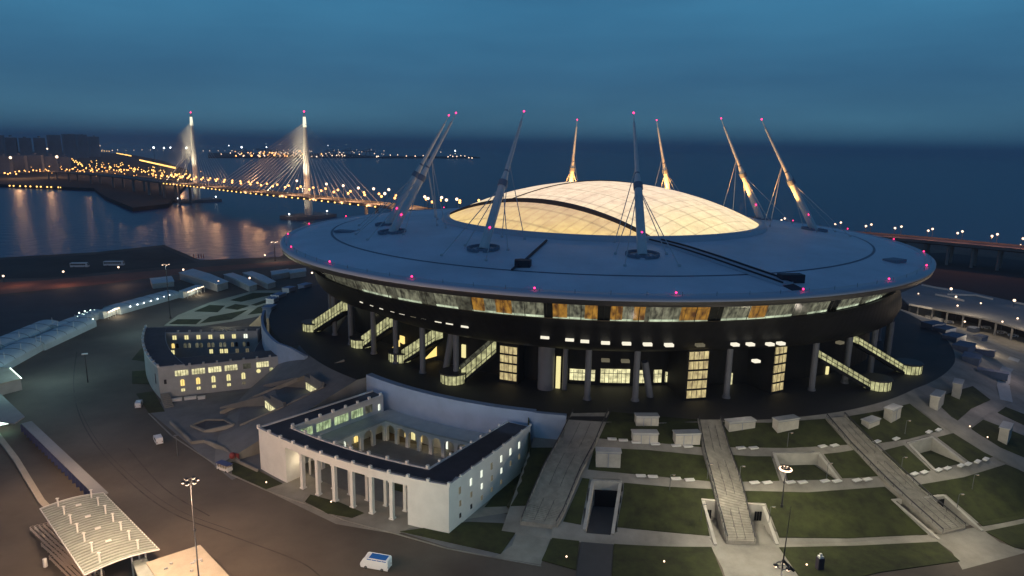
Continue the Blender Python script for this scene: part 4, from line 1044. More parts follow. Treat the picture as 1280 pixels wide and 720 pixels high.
# --- curved building on the left
B1 = thing('curved_building', pol(175, -166, 0), 'long curved white building with dark roof and rows of yellow lit windows', 'building')
def ro(a): return 191.2+(a+156.2)/(-174.5+156.2)*19.5      # outer wall drifts outwards
T1 = 12.9
mb = MB(); mb.ring(lambda a: ro(a)-9.5, ro, -156.2, -174.6, 0, T1, 1)                 # curved front wing
mb.ring(146, lambda a: ro(a)-9.5, -156.2, -160.0, 0, T1-0.6, 1)                        # near wing
mb.ring(158, lambda a: ro(a)-9.5, -171.6, -174.6, 0, T1, 1)                            # far wing
mb.ring(146, 157, -160.0, -174.6, 0, 8.0, 1)
part('wall', mb, M['grey'], B1)
mb = MB(); mb.ring(lambda a: ro(a)-9.2, lambda a: ro(a)-0.5, -156.4, -174.4, T1+.01, T1+.12, 1); mb.ring(146.3, lambda a: ro(a)-9.3, -156.4, -159.8, T1-.59, T1-0.45, 1); mb.ring(158.3, lambda a: ro(a)-9.3, -171.8, -174.4, T1+.01, T1+.12, 1); mb.ring(146.2, 156.8, -160.1, -174.4, 8.01, 8.12, 1)
part('roof', mb, M['darkroof'], B1)
mb = MB(); mb.ring(lambda a: ro(a)-0.5, lambda a: ro(a)+0.4, -156.0, -174.7, T1, T1+0.55, 1); part('cornice', mb, M['white'], B1)
mb = MB()
PP = [(pol(ro(a)-0.05, a, T1+0.5), a) for a in [-156.3-i*18.1/11 for i in range(12)]]+[(pol(150+i*5, -156.35, T1-0.55), -156) for i in range(8)]+[(pol(158+i*5, -171.8, T1+0.1), -171) for i in range(8)]
for q, a in PP: mb = MB(); mb.box(q, (.85, .85, .75), R(a)); part('parapet_post', mb, M['grey'], B1)
fN = rad_map(-156.2, 191.2, -1, 1)
for i, k in enumerate(['gal_creamx', 'gal_creamx', 'gal_creamx', 'win_green2', 'dimx', 'win_green2']):
    s = 8.2+i*6.0; rect_window(fN, s, 8.5, 4.7 if i != 4 else 3.0, 2.2, M['hall_int'] if k != 'dimx' else M['gal_dim'], B1, bars=4)
for i in range(5):
    s = 8.2+i*5.6; arched_window(fN, s, 4.3, 1.4, 2.7, M['win_warm'] if i < 2 else M['win_cream'], B1)
    rect_window(fN, s, 2.0, 1.3, 1.1, M['win_cream'] if i < 4 else M['win_dim'], B1)
for s in (36.5, 41.5):
    mb = MB(); K = 12; mb.add([fN(s+0.85*math.cos(2*math.pi*k/K), 7.0+0.85*math.sin(2*math.pi*k/K), -0.12) for k in range(K)], [tuple(range(K))]); part('round_window', mb, M['win_cream'] if s < 40 else M['tube_int'], B1)
rect_window(fN, 2.2, 5.8, 0.9, 1.8, M['win_off'], B1)
# inner face of the far wing, turned towards the viewer
fF = rad_map(-171.6, 197, -1, 1)
for i in range(7):
    s = 2.5+i*5.2; rect_window(fF, s, 9.6, 1.6, 1.9, M['win_cream'] if i != 6 else M['win_white'], B1)
    arched_window(fF, s-0.9, 5.6, 1.2, 2.2, M['win_dim'] if i in (3, 5) else M['win_warm'] if i == 0 else M['gal_cream'], B1); arched_window(fF, s+0.9, 5.6, 1.2, 2.2, M['gal_cream'] if i in (1, 2, 3, 4) else M['win_off'], B1)
for s, k in ((1.2, 'win_cream'), (18.0, 'win_cream'), (22.6, 'win_cream'), (24.6, 'win_cream'), (29.5, 'win_dim'), (34.0, 'win_dim')): rect_window(fF, s, 2.6, 1.4, 1.9, M[k], B1)
# outer curved facade: tall dark slots
mb = MB(); a = -157.4; f = lambda s, z, d: pol(ro(-157.4)-d, -157.4-math.degrees(s/191), z)
rect_window(lambda s, z, d: pol(ro(-157.6)-d, -157.6+math.degrees(s/191), z), 0, 5.0, 1.0, 4.0, M['win_off'], B1)
mb = MB(); mb.box(pol(152, -152.5, 8.0), (8, 8, 5.5), R(-152)); 
# stair down beside its corner
p = P(207, 500, 0); q = P(212, 510, 0); mb = MB()
for i in range(8):
    v = p.lerp(q, i/8); mb.box((v.x, v.y, 0), (3.2, 1.1, 2.6*(1-i/8)), math.atan2(q.y-p.y, q.x-p.x)+math.pi/2)
part('corner_steps', mb, M['paving'], B1)
# white blocks lying by its foot
for k, (x, y, w) in enumerate(((221, 500, 3.6), (238, 498, 4.2), (252, 497.5, 2.6))):
    p = G(x, y+1); mb = MB(); mb.box((p.x, p.y, p.z-0.1), (w, 1.3, 1.0), R(24)); mb.box((p.x, p.y, p.z+0.9), (w+.2, 1.5, 0.12), R(24))
    tag(mb.build('storage_box', M['bench']), 'low pale block at the foot of the curved building, '+nth(k, 3), 'block', 'pale blocks at the foot of the curved building')
# sunken square and low walls on the ramp
def rimmed(name, pxs, label, cat, h=0.7, th=0.8, fill='darkroof'):
    pts = [G(x, y) for x, y in pxs]; c = sum(pts, Vector())/len(pts); t = thing(name, Vector((c.x, c.y, min(p.z for p in pts))), label, cat)
    mb = MB()
    for a, b_ in zip(pts, pts[1:]+pts[:1]):
        d = Vector((b_.x-a.x, b_.y-a.y, 0)).normalized(); s = Vector((-d.y, d.x, 0))*th/2
        mb.hexa([a-s-Vector((0, 0, .6)), b_-s-Vector((0, 0, .6)), b_+s-Vector((0, 0, .6)), a+s-Vector((0, 0, .6)), a-s+Vector((0, 0, h)), b_-s+Vector((0, 0, h)), b_+s+Vector((0, 0, h)), a+s+Vector((0, 0, h))])
    part('rim_wall', mb, M['paving'], t)
    mb = MB(); mb.add([p+Vector((0, 0, 0.12)) for p in pts], [tuple(range(len(pts)))]); part('basin', mb, M[fill], t)
    return t
rimmed('sunken_basin', [(239, 533), (257, 526), (281, 526), (292, 532), (256, 540)], 'dark sunken square with pale rim on the grey forecourt', 'basin')
def low_wall(pxs, label, h=1.0, th=0.6, m='paving', name='low_wall'):
    mb = MB()
    for (a, b_) in zip(pxs, pxs[1:]):
        a, b_ = G(*a), G(*b_); d = Vector((b_.x-a.x, b_.y-a.y, 0)).normalized(); s = Vector((-d.y, d.x, 0))*th/2
        mb.hexa([a-s-Vector((0, 0, .6)), b_-s-Vector((0, 0, .6)), b_+s-Vector((0, 0, .6)), a+s-Vector((0, 0, .6)), a-s+Vector((0, 0, h)), b_-s+Vector((0, 0, h)), b_+s+Vector((0, 0, h)), a+s+Vector((0, 0, h))])
    return tag(mb.build(name, M[m]), label, 'wall')
low_wall([(213, 529), (226, 541), (240, 555), (256, 553)], 'low stepped wall along the forecourt edge by the white van')
low_wall([(256, 553), (280, 562), (300, 580), (322, 590)], 'low dark wall running to the left end of the colonnaded building')
low_wall([(275, 517), (330, 492), (372, 475), (430, 452)], 'long low wall climbing the grey ramp above the sunken entrances', 0.9)
low_wall([(300, 532), (352, 510), (405, 484)], 'low wall on the grey ramp below the sunken entrances', 0.5)
low_wall([(340, 500), (356, 509)], 'short thick wall over the lower lit ramp window', 1.9, 1.0, 'plaza')
low_wall([(389, 474), (404, 484)], 'short thick wall over the upper lit ramp window', 1.9, 1.0, 'plaza')

# --- small white kiosks standing on the slope
def kiosk(l, t, r_, b_, label, panels=2, depth=2.6):
    p = G((l+r_)/2, b_); dist = (p-Vector((0, 0, CAMH))).length; w = (r_-l)*dist/FOC*0.97; h = (b_-t)*dist/FOC*0.80
    ang = math.atan2(p.y-CY, p.x-CX); c = p-Vector((math.cos(ang), math.sin(ang), 0))*(depth/2)
    k = thing('slope_kiosk', (c.x, c.y, p.z-0.2), label, 'kiosk', 'white kiosks on the lawn slope')
    mb = MB(); mb.box((c.x, c.y, p.z-0.4), (depth, w, h+0.2), ang); part('wall', mb, M['stonewall'], k)
    mb = MB(); mb.box((c.x, c.y, p.z+h-0.2), (depth+0.5, w+0.4, 0.3), ang); part('roof', mb, M['grey'], k)
    f = p+Vector((math.cos(ang), math.sin(ang), 0))*0.06; tg = Vector((-math.sin(ang), math.cos(ang), 0)); mb = MB()
    for i in range(panels-1):
        q = f+tg*(w*((i+1)/panels-0.5)); mb.box((q.x, q.y, p.z-0.2), (0.12, 0.16, h-0.2), ang)
    mb.box((f.x, f.y, p.z+h-0.55), (0.14, w*0.98, 0.14), ang); part('panel_joint', mb, M['seam'], k)
    return k
KI = [(795, 517, 823, 533, 'dim kiosk behind the two white kiosks on the upper lawn', 3), (791, 538, 822, 555, 'white kiosk left of the gap above the first path', 3), (844, 538, 875, 557, 'white kiosk touching the middle staircase on its left', 3),
      (745, 559, 775, 585, 'large white kiosk on the second lawn row near the left staircase', 2), (910, 524, 945, 538, 'double panelled kiosk just right of the middle staircase top', 2), (970, 521, 1000, 539, 'white kiosk alone on the upper lawn between the staircases', 1),
      (1109, 508, 1130, 526, 'two panelled kiosk right of the right staircase top', 2), (1082, 524, 1103, 534, 'low parapet kiosk just right of the right staircase', 1), (1163, 491, 1188, 510, 'grey pink kiosk by the crossing path', 1),
      (1191, 476, 1210, 496, 'bluish kiosk farthest up the right slope', 1), (1250, 532, 1272, 552, 'grey kiosk right of the crossing path near the right edge', 1)]
for l, t, r_, b_, lb, n in KI: kiosk(l, t, r_, b_, lb, n)
for k, (x, y) in enumerate(((862, 521), (958, 521), (1057, 518), (790, 525), (812, 512), (1010, 523))):
    pass
# --- benches
bm = MB(); bm.box((0, 0, 0.0), (0.9, 2.3, 0.28)); base_m = bm.build('plinth', M['grey']); bm2 = MB(); bm2.box((0, 0, 0.28), (1.25, 2.7, 0.24)); seat_m = bm2.build('seat', M['bench'])
bench0 = thing('bench', (0, 0, 0), 'x', 'bench', 'white benches along the lawn paths'); base_m.parent = bench0; seat_m.parent = bench0
BE = {'upper path left of the middle staircase': [(765, 550.5), (779, 552), (795, 554.5), (819, 556.5), (845, 558.5), (860, 559.5)],
      'upper path right of the middle staircase': [(926, 561.5), (942, 561.5), (1028, 559.5), (1043, 558.5)], 'upper path right of the right staircase': [(1096, 553.5), (1120, 550), (1161, 541.5), (1173, 539)],
      'middle path left of the middle staircase': [(801, 596.5), (816, 597.5), (845, 600), (862, 601.5)],
      'middle path between the two right staircases': [(943, 605), (959, 605), (988, 604.5), (1003, 604.5), (1031, 603), (1046, 603), (1071, 602), (1084, 601)],
      'middle path right of the right staircase': [(1143, 594), (1155, 592), (1173, 589), (1184, 587), (1201, 583.5), (1210, 581.5), (1222, 578.5), (1232, 575.5)]}
first = True
for nm, L in BE.items():
    for i, (x, y) in enumerate(L):
        p = G(x, y, 0.12); ang = math.atan2(p.y-CY, p.x-CX); lb = 'white slab bench on the '+nm+', '+nth(i, len(L))
        if first: bench0.location = p; bench0.rotation_euler = (0, 0, ang); bench0['label'] = lb; first = False
        else: copy_thing(bench0, p, lb, ang)
# --- garden lamps
pm = MB(); pm.tube((0, 0, 0), (0, 0, 4.6), 0.10, 0.07, n=8); pm.tube((0, 0, 4.6), (0.9, 0, 4.75), 0.06, n=6); pole_m = pm.build('pole', M['steel'])
hm = MB(); hm.box((0.9, 0, 4.6), (0.9, 0.4, 0.16)); head_m = hm.build('lamp_head', M['steel']); lm = MB(); lm.box((0.9, 0, 4.55), (0.6, 0.3, 0.05)); light_m = lm.build('lamp_glass', M['bulb_white'])
gl0 = thing('garden_lamp', (0, 0, 0), 'x', 'lamp post', 'thin garden lamps on the lawns')
for o in (pole_m, head_m, light_m): o.parent = gl0
GLs = [(884, 599, 'left of the middle staircase on the second lawn'), (924, 602, 'right of the middle staircase on the second lawn'), (961, 654, 'beside the entrance pit of the middle staircase'), (876, 651, 'left of the entrance pit of the middle staircase'),
       (1126, 590, 'between the right staircase and the right sunken court'), (1196, 637, 'on the big right lawn'), (984, 559, 'on the upper lawn between the staircases'), (1131, 543, 'on the upper lawn right of the right staircase'),
       (837, 613, 'on the dark lawn beside the underpass'), (1215, 612, 'above the big right lawn near the benches'), (1033, 598, 'on the floor edge of the sunken court'), (1251, 552, 'by the grey kiosk right of the crossing path')]
for i, (x, y, lb) in enumerate(GLs):
    p = G(x, y, 0.05); lb = 'thin garden lamp '+lb
    if i == 0: gl0.location = p; gl0['label'] = lb
    else: copy_thing(gl0, p, lb)
# --- small lawn uplights
for k, (x, y, lb) in enumerate(((333, 605.5, 'small lawn light before the left end of the colonnade'), (414, 630, 'small lawn light on the lens shaped lawn'), (1008, 709, 'small light on the front lawn left of the dark pillar'),
                                (830, 705, 'small light on the dark front lawn'), (708, 699, 'small light on the rounded lawn by the left stair foot'), (1212, 535.5, 'small light at the fork of the crossing path'), (1234, 549, 'small light on the lawn right of the crossing path'))):
    p = G(x, y, 0.12); mb = MB(); mb.tube(p, p+Vector((0, 0, 0.5)), 0.16, n=6, mi=1); mb.ball(p+Vector((0, 0, 0.62)), 0.24, n=6, k=4); tag(mb.build('lawn_light', [M['bulb_white'], M['darkmetal']]), lb, 'lamp')
# dark pillar with a pale top on the front lawn
p = P(1024, 711, 0.1); t = thing('advertising_pillar', p, 'dark square pillar with pale cap on the front lawn', 'pillar')
mb = MB(); mb.box(p, (1.5, 1.3, 3.0), R(10)); part('body', mb, M['arch'], t); mb = MB(); mb.box(p+Vector((0, 0, 3.0)), (1.1, 1.0, 0.5), R(10)); mb.box(p+Vector((0, 0, 3.5)), (0.5, 0.5, 0.6), R(10)); part('cap', mb, M['bench'], t)

# --- floodlight masts
def flood_mast(base, H, label, heads=6, power=0, col=(1, 0.93, 0.85), tgt=None, ring=False, bulb='bulb_white', r=0.2, hs=1.0):
    t = thing('floodlight_mast', base, label, 'floodlight mast', 'tall floodlight masts'); mb = MB(); top = base+Vector((0, 0, H))
    mb.tube(base, top, r, r*0.5, n=12); mb.tube(base, base+Vector((0, 0, 0.8)), r*1.8, n=12); mb.tube(base+Vector((0, 0, H*0.62)), base+Vector((0, 0, H*0.62+0.4)), r*1.6, n=12); part('pole', mb, M['darkmetal'], t)
    mb = MB(); n = 14
    for k in range(n):
        a, b_ = 2*math.pi*k/n, 2*math.pi*(k+1)/n; mb.tube(top+Vector((1.3*hs*math.cos(a), 1.3*hs*math.sin(a), -0.2)), top+Vector((1.3*hs*math.cos(b_), 1.3*hs*math.sin(b_), -0.2)), 0.09, n=5)
    for k in range(4): a = math.pi*k/2; mb.tube(top+Vector((0, 0, -.2)), top+Vector((1.3*hs*math.cos(a), 1.3*hs*math.sin(a), -0.2)), 0.07, n=4)
    part('head_ring', mb, M['steel'], t)
    for k in range(heads):
        a = 2*math.pi*(k+.5)/heads; c = top+Vector((1.35*hs*math.cos(a), 1.35*hs*math.sin(a), -0.25)); mb = MB(); mb.box(c, (0.8*hs, 0.6*hs, 0.3), a, 1); mb.ball(c-Vector((0, 0, 0.05)), 0.42*hs, n=8, k=5, sz=0.55); part('lamp_head', mb, [M[bulb], M['darkmetal']], t)
    if ring:
        mb = MB()
        for k in range(24):
            a, b_ = 2*math.pi*k/24, 2*math.pi*(k+1)/24; mb.tube(top+Vector((1.5*math.cos(a), 1.5*math.sin(a), -.3)), top+Vector((1.5*math.cos(b_), 1.5*math.sin(b_), -.3)), .22, n=6)
        part('ring_lamp', mb, M[bulb], t)
    if power:
        spot(top-Vector((0, 0, 1.2)), tgt if tgt is not None else base, power, col, 150, 0.9, 0.8, 'mast floodlight')
    return t
def height_at(bx, by, ty, z0=0.0):
    p = P(bx, by, z0); lo, hi = 0, 400
    for _ in range(40):
        m_ = (lo+hi)/2; v = Vector((p.x, p.y, z0+m_-CAMH)); d = v.y*math.cos(PITCH)-v.z*math.sin(PITCH); u = v.y*math.sin(PITCH)+v.z*math.cos(PITCH)
        a = FOC*v.x/d; b_ = -FOC*u/d; y = 360+a*math.sin(ROLL)+b_*math.cos(ROLL)
        if y > ty: lo = m_
        else: hi = m_
    return lo
WARM = (1.0, 0.66, 0.42); COOL = (0.72, 1.0, 0.92)
b_ = P(252, 762, 0); flood_mast(Vector((b_.x, b_.y, 0)), height_at(252, 762, 600), 'tall slim floodlight mast rising from the road at the bottom left', 6, 30000, WARM)
b_ = P(977, 634, 0); g = G(977, 634); flood_mast(g, 11.5, 'ring headed floodlight mast glowing white by the left sunken court', 8, 9000, (1.0, 0.86, 0.62), None, hs=0.75, r=0.2, ring=True)
b_ = P(968, 800, 0); flood_mast(Vector((b_.x, b_.y, 0)), height_at(968, 800, 706), 'dark near floodlight mast at the bottom edge right of the middle staircase', 3, 14000, (1.0, 0.85, 0.62), None, hs=1.0, r=0.3)
an = MB(); top = Vector((b_.x, b_.y, height_at(968, 800, 706))); an.tube(top, top+Vector((0.4, 0, 13)), 0.14, 0.05, n=6); an.tube(top+Vector((0, 0, 1)), top+Vector((2.6, 0.5, -1.6)), 0.3, n=8); part('top_rod', an, M['darkmetal'], [o for o in C.objects if o.get('label', '').startswith('dark near flood')][0])
b_ = P(213, 398, 0); flood_mast(b_, height_at(213, 398, 330), 'slim floodlight mast between the tents and the curved building', 4, 16000, (0.8, 1.0, 0.95), None, hs=1.2, r=0.3)
b_ = P(344, 326, 0); flood_mast(b_, height_at(344, 326, 302), 'bright floodlight mast far behind, left of the stadium roof', 4, 14000, (1.0, 0.85, 0.7), None, hs=1.8, r=0.35)
b_ = P(110, 478, 0); t = thing('street_lamp', b_, 'square headed street lamp alone on the wide asphalt', 'street lamp'); H = height_at(110, 478, 443); mb = MB(); mb.tube(b_, b_+Vector((0, 0, H)), 0.22, 0.12, n=8); part('pole', mb, M['darkmetal'], t); mb = MB(); mb.box(b_+Vector((0, 0, H)), (2.2, 1.2, 0.35), R(30)); part('lamp_head', mb, M['bench'], t)
b_ = P(222, 570, 0); t = thing('street_lamp', b_, 'dim unlit street lamp at the kerb right of the white van', 'street lamp'); mb = MB(); mb.tube(b_, b_+Vector((0, 0, 7)), 0.14, 0.09, n=8); part('pole', mb, M['steel'], t); mb = MB(); mb.box(b_+Vector((0, 0, 7)), (1.2, .5, 0.2), R(30)); part('lamp_head', mb, M['steel'], t)

# --- vehicles
def bus(p, rz, L, W, H, label, cat='van', roofm='vanwhite', name='van', winm='glass', stripe=False):
    t = thing(name, Vector((0, 0, 0)), label, cat); 
    mb = MB(); prof = [(-L/2, .35), (L/2-.2, .35), (L/2, .9), (L/2-.1, 1.35), (L/2-.9, H-.25), (L/2-1.3, H), (-L/2+.15, H), (-L/2, H-.3)]
    n = len(prof); vs = [(x, -W/2, z) for x, z in prof]+[(x, W/2, z) for x, z in prof]; mb.add(vs, [tuple(range(n)), tuple(range(n, 2*n))[::-1]]+[(i, (i+1) % n, n+(i+1) % n, n+i) for i in range(n)]); bd = part('body', mb, M['vanwhite'], t)
    bv = bd.modifiers.new('bevel', 'BEVEL'); bv.width = 0.08; bv.segments = 2
    mb = MB()
    for sy in (-1, 1):
        y = sy*(W/2+.012); k = max(2, int((L-1.8)/1.3))
        for i in range(k): x0 = -L/2+.35+(L-2.0)*i/k; x1 = x0+(L-2.0)/k-.12; mb.add([(x0, y, H*(.86 if stripe else .52)), (x1, y, H*(.86 if stripe else .52)), (x1, y, H*(.95 if stripe else .82)), (x0, y, H*(.95 if stripe else .82))], [(0, 1, 2, 3)])
    part('side_window', mb, M[winm], t)
    mb = MB(); mb.add([(L/2+.0, -W*.44, 1.45), (L/2+.0, W*.44, 1.45), (L/2-.84, W*.42, H-.28), (L/2-.84, -W*.42, H-.28)], [(0, 1, 2, 3)]); part('windscreen', mb, M['glass'], t)
    mb = MB(); mb.box((-L*.12, 0, H+.012), (L*.62, W*.84, .05)); part('roof_panel', mb, M[roofm], t)
    for x in (-L*.30, L*.30):
        for sy in (-1, 1):
            mb = MB(); mb.tube((x, sy*(W/2-.22), .38), (x, sy*(W/2+.03), .38), .38, n=14); w_ = part('wheel', mb, M['tyre'], t); mb = MB(); mb.tube((x, sy*(W/2+.03), .38), (x, sy*(W/2+.05), .38), .2, n=10); part('rim', mb, M['steel'], w_)
    for sy in (-1, 1):
        mb = MB(); mb.box((L/2-.02, sy*W*.36, .75), (.1, .34, .2)); part('headlight', mb, M['bench'], t)
        mb = MB(); mb.box((-L/2+.02, sy*W*.38, .9), (.1, .2, .4)); part('tail_light', mb, M['redwhite'], t)
    t.location = p; t.rotation_euler = (0, 0, rz); return t
bus(P(470, 709, 0), R(166), 7.0, 2.4, 2.9, 'white minibus with bright blue roof alone on the dark road at the bottom', 'minibus', 'vanblue', 'minibus', 'vanblue', True)
bus(P(198, 553, 0), R(128), 5.0, 2.1, 2.4, 'white van on the brown road left of the sunken square', 'van')
bus(P(174, 508, 0), R(110), 5.0, 2.0, 2.2, 'pale van parked by the dark bed at the corner of the curved building', 'van')
t = thing('shuttle_cart', P(281, 588, 0), 'open sided cream shuttle cart with blue roof at the kerb', 'shuttle cart'); p = P(281, 588, 0); rz = R(-28); c_, s_ = math.cos(rz), math.sin(rz)
def lc(x, y, z): return (p.x+x*c_-y*s_, p.y+x*s_+y*c_, z)
mb = MB(); mb.box(lc(0, 0, .35), (4.9, 1.9, .75), rz); mb.box(lc(2.1, 0, 1.1), (.5, 1.8, .35), rz); part('body', mb, M['bench'], t)
mb = MB(); mb.box(lc(0, 0, 2.35), (5.2, 2.3, .14), rz); mb.box(lc(0, 0, 2.49), (4.6, 1.8, .1), rz); part('roof', mb, M['blue'], t)
for k in range(5):
    for sd in (-.9, .9): mb = MB(); mb.tube(lc(-2.3+k*1.15, sd, 1.05), lc(-2.3+k*1.15, sd, 2.36), .06, n=6); part('post', mb, M['bench'], t)
for k in range(4): mb = MB(); mb.box(lc(-1.8+k*1.1, 0, 1.1), (.5, 1.7, .12), rz); mb.box(lc(-2.0+k*1.1, 0, 1.2), (.12, 1.7, .5), rz); part('seat', mb, M['beige'], t)
for x in (-1.6, 1.6):
    for sd in (-1, 1): mb = MB(); mb.tube(lc(x, sd*.75, .32), lc(x, sd*.98, .32), .32, n=12); part('wheel', mb, M['tyre'], t)
p = P(291, 577, 0); mb = MB(); mb.tube(p, p+Vector((0, 0, 2.6)), .09, n=6); mb.ball(p+Vector((0, 0, 2.0)), 1.1, n=8, k=5); mb.box((p.x+1, p.y+.6, .8), (2.2, .2, 1.8), R(-20)); tag(mb.build('red_barrier', M['redwhite']), 'dark red round barrier sign beside the blue roofed shuttle cart', 'barrier')
# cars by the parking deck
for k, (x, y, rz) in enumerate(((1186, 404, -15), (1252, 417, -25), (1266, 421, -25), (1232, 411, 160))): bus(P(x, y, 0), R(rz), 4.6, 1.9, 1.5, 'pale car standing before the parking deck posts, '+nth([0, 2, 3, 1][k], 4), 'car', name='parked_car')
# parked coaches across by the bay
for k, (x, y) in enumerate(((100, 334), (143, 332))): bus(P(x, y, 0), R(8), 13 if k == 0 else 15, 2.8, 3.6, ('left' if k == 0 else 'right')+' of two long white coaches parked by the bay', 'coach', name='coach')
# ================================================================== LEFT SIDE: canopies, tents
def frame_from(p0, p1): d = Vector((p1.x-p0.x, p1.y-p0.y, 0)); L = d.length; d.normalize(); return d, Vector((-d.y, d.x, 0)), L
# ribbed canopy at the bottom left (four roof corners)
c1_, c2_, c3_, c4_ = P(50, 636, 6), P(129, 616, 6), P(199, 687, 6), P(106, 719, 6)
t = thing('ribbed_canopy', ((c1_+c3_)/2).to_2d().to_3d(), 'greenish ribbed canopy roof pierced by two rows of white posts', 'canopy')
def cz(u): return 6.0+0.75*math.sin(math.pi*u)
def cp(u, v): a = c1_.lerp(c2_, u); b_ = c4_.lerp(c3_, u); p = a.lerp(b_, v); return Vector((p.x, p.y, cz(u)))
mb = MB(); mb.loft([[cp(i/12, j/16) for i in range(13)] for j in range(17)]); mb.loft([[cp(i/12, j/16)-Vector((0, 0, .12)) for i in range(13)] for j in range(17)]); part('roof', mb, M['roofgap'], t)
mb = MB()
for j in range(30):
    v = (j+.5)/30
    for i in range(12):
        a, b_ = cp(i/12, v-.006), cp((i+1)/12, v-.006); c, d = cp((i+1)/12, v+.009), cp(i/12, v+.009); up = Vector((0, 0, .18)); mb.hexa([a, b_, c, d, a+up, b_+up, c+up, d+up])
part('roof_ribs', mb, M['roofrib'], t)
mb = MB()
for u in (0.0, 1.0):
    mb.tube(cp(u, 0), cp(u, 1), .16, n=6)
for v in (0.0, 1.0):
    for i in range(12): mb.tube(cp(i/12, v), cp((i+1)/12, v), .16, n=6)
part('roof_edge', mb, M['bench'], t)
for u in (0.24, 0.76):
    for k in range(7):
        v = 0.07+k*0.145; p = cp(u, v); mb = MB(); mb.tube((p.x, p.y, 0), (p.x, p.y, p.z+2.3), .2, n=8); mb.box((p.x, p.y, p.z+2.3), (.7, .5, .12)); part('post', mb, M['bench'], t)
for v in (.15, .35, .55, .75):
    mb = MB(); p = cp(.5, v)+Vector((0, 0, .2)); mb.box(p, (1.2, .8, .2), R(40)); part('roof_vent', mb, M['bench'], t)
# lower greenish canopy behind it and beige flat roof
c = [P(165, 702, 4), P(182, 696, 4), P(205, 730, 4), P(180, 740, 4)]
t = thing('glass_canopy', Vector((c[0].x, c[0].y, 0)), 'low green lit glass canopy at the bottom edge', 'canopy'); mb = MB(); mb.prism([(p.x, p.y) for p in c], 3.8, 4.0); part('roof', mb, M['roofrib'], t)
for p in c[:2]: mb = MB(); mb.tube((p.x, p.y, 0), (p.x, p.y, 6.0), .2, n=8); part('post', mb, M['bench'], t)
c = [P(183, 703, 4.5), P(250, 681, 4.5), P(310, 745, 4.5), P(230, 775, 4.5)]
t = thing('flat_roofed_pavilion', Vector((c[0].x, c[0].y, 0)), 'pavilion with wide beige flat roof at the bottom left', 'pavilion'); cc = sum(c, Vector())/4
mb = MB(); mb.prism([(cc.x+(p.x-cc.x)*.94, cc.y+(p.y-cc.y)*.94) for p in c], 0, 4.1); part('wall', mb, M['grey'], t); mb = MB(); mb.prism([(p.x, p.y) for p in c], 4.1, 4.5); part('roof', mb, M['beige'], t)
mb = MB()
for k in range(9): u, v = random.uniform(.15, .85), random.uniform(.1, .5); p = c[0].lerp(c[1], u).lerp(c[3].lerp(c[2], u), v); mb.box((p.x, p.y, 4.5), (random.uniform(.3, .9), random.uniform(.3, .6), random.uniform(.15, .4)), random.random()*3)
part('roof_vent', mb, M['grey'], t)
# queue railings
ra = 0
for gi, (x0, y0, x1, y1) in enumerate(((38, 664, 66, 690), (52, 684, 84, 712), (62, 700, 92, 730))):
    for k in range(7):
        a, b_ = P(x0+k*5.6, y0-k*1.4, 0), P(x1+k*5.6, y1-k*1.4, 0)
        d, s, L = frame_from(a, b_); mb = MB()
        for o in (0, .9): 
            for h in (0.5, 1.0): mb.tube(a+s*o+Vector((0, 0, h)), b_+s*o+Vector((0, 0, h)), .12, n=5)
            for j in range(5): p = a.lerp(b_, j/4)+s*o; mb.tube(p, p+Vector((0, 0, 1.0)), .06, n=4)
        for h in (.5, 1.0):
            for e in (a, b_):
                for q in range(4): f0, f1 = math.pi*q/4, math.pi*(q+1)/4; sg = -1 if e is a else 1; mb.tube(e+s*(.45-.45*math.cos(f0))+d*sg*.45*math.sin(f0)+Vector((0, 0, h)), e+s*(.45-.45*math.cos(f1))+d*sg*.45*math.sin(f1)+Vector((0, 0, h)), .07, n=5)
        tag(mb.build('queue_railing', M['railing'], origin=a), 'bronze looped queue railing in the %s set, %s' % (('far', 'middle', 'near')[gi], nth(k, 7)), 'railing', 'queue railings beside the ribbed canopy')
p = P(57, 708, 0); mb = MB(); mb.tube(p, p+Vector((0, 0, 2.0)), .5, .45, n=12); tag(mb.build('bollard', M['bench']), 'fat white bollard standing by the queue railings', 'bollard')
# turnstile canopy with blue panels
a, b_ = P(28, 540, 0), P(122, 634, 0); d, s, L = frame_from(a, b_)
if s.x < 0: s = -s
t = thing('turnstile_row', a, 'long grey topped row of blue turnstile panels beside the road', 'turnstile row'); mb = MB(); q = [a, b_, b_+s*3.0, a+s*3.0]; mb.prism([(p.x, p.y) for p in q], 2.9, 3.15); part('roof', mb, M['concrete'], t)
n = 22
for k in range(n+1):
    p = a.lerp(b_, k/n)+s*0.5; mb = MB(); mb.box((p.x, p.y, 0), (.22, 1.6, 2.88), math.atan2(d.y, d.x)); part('post', mb, M['blue'], t)
mb = MB(); w0 = a+s*1.4; w1 = b_+s*1.4; mb.prism([(p.x, p.y) for p in (w0, w1, w1+s*.15, w0+s*.15)], 0, 2.88); part('back_wall', mb, M['blue'], t)
low_wall([(-8, 538), (20, 575), (52, 628), (64, 640)], 'pale low wall crossing the bottom left apron', 0.6, 1.6, 'beige')
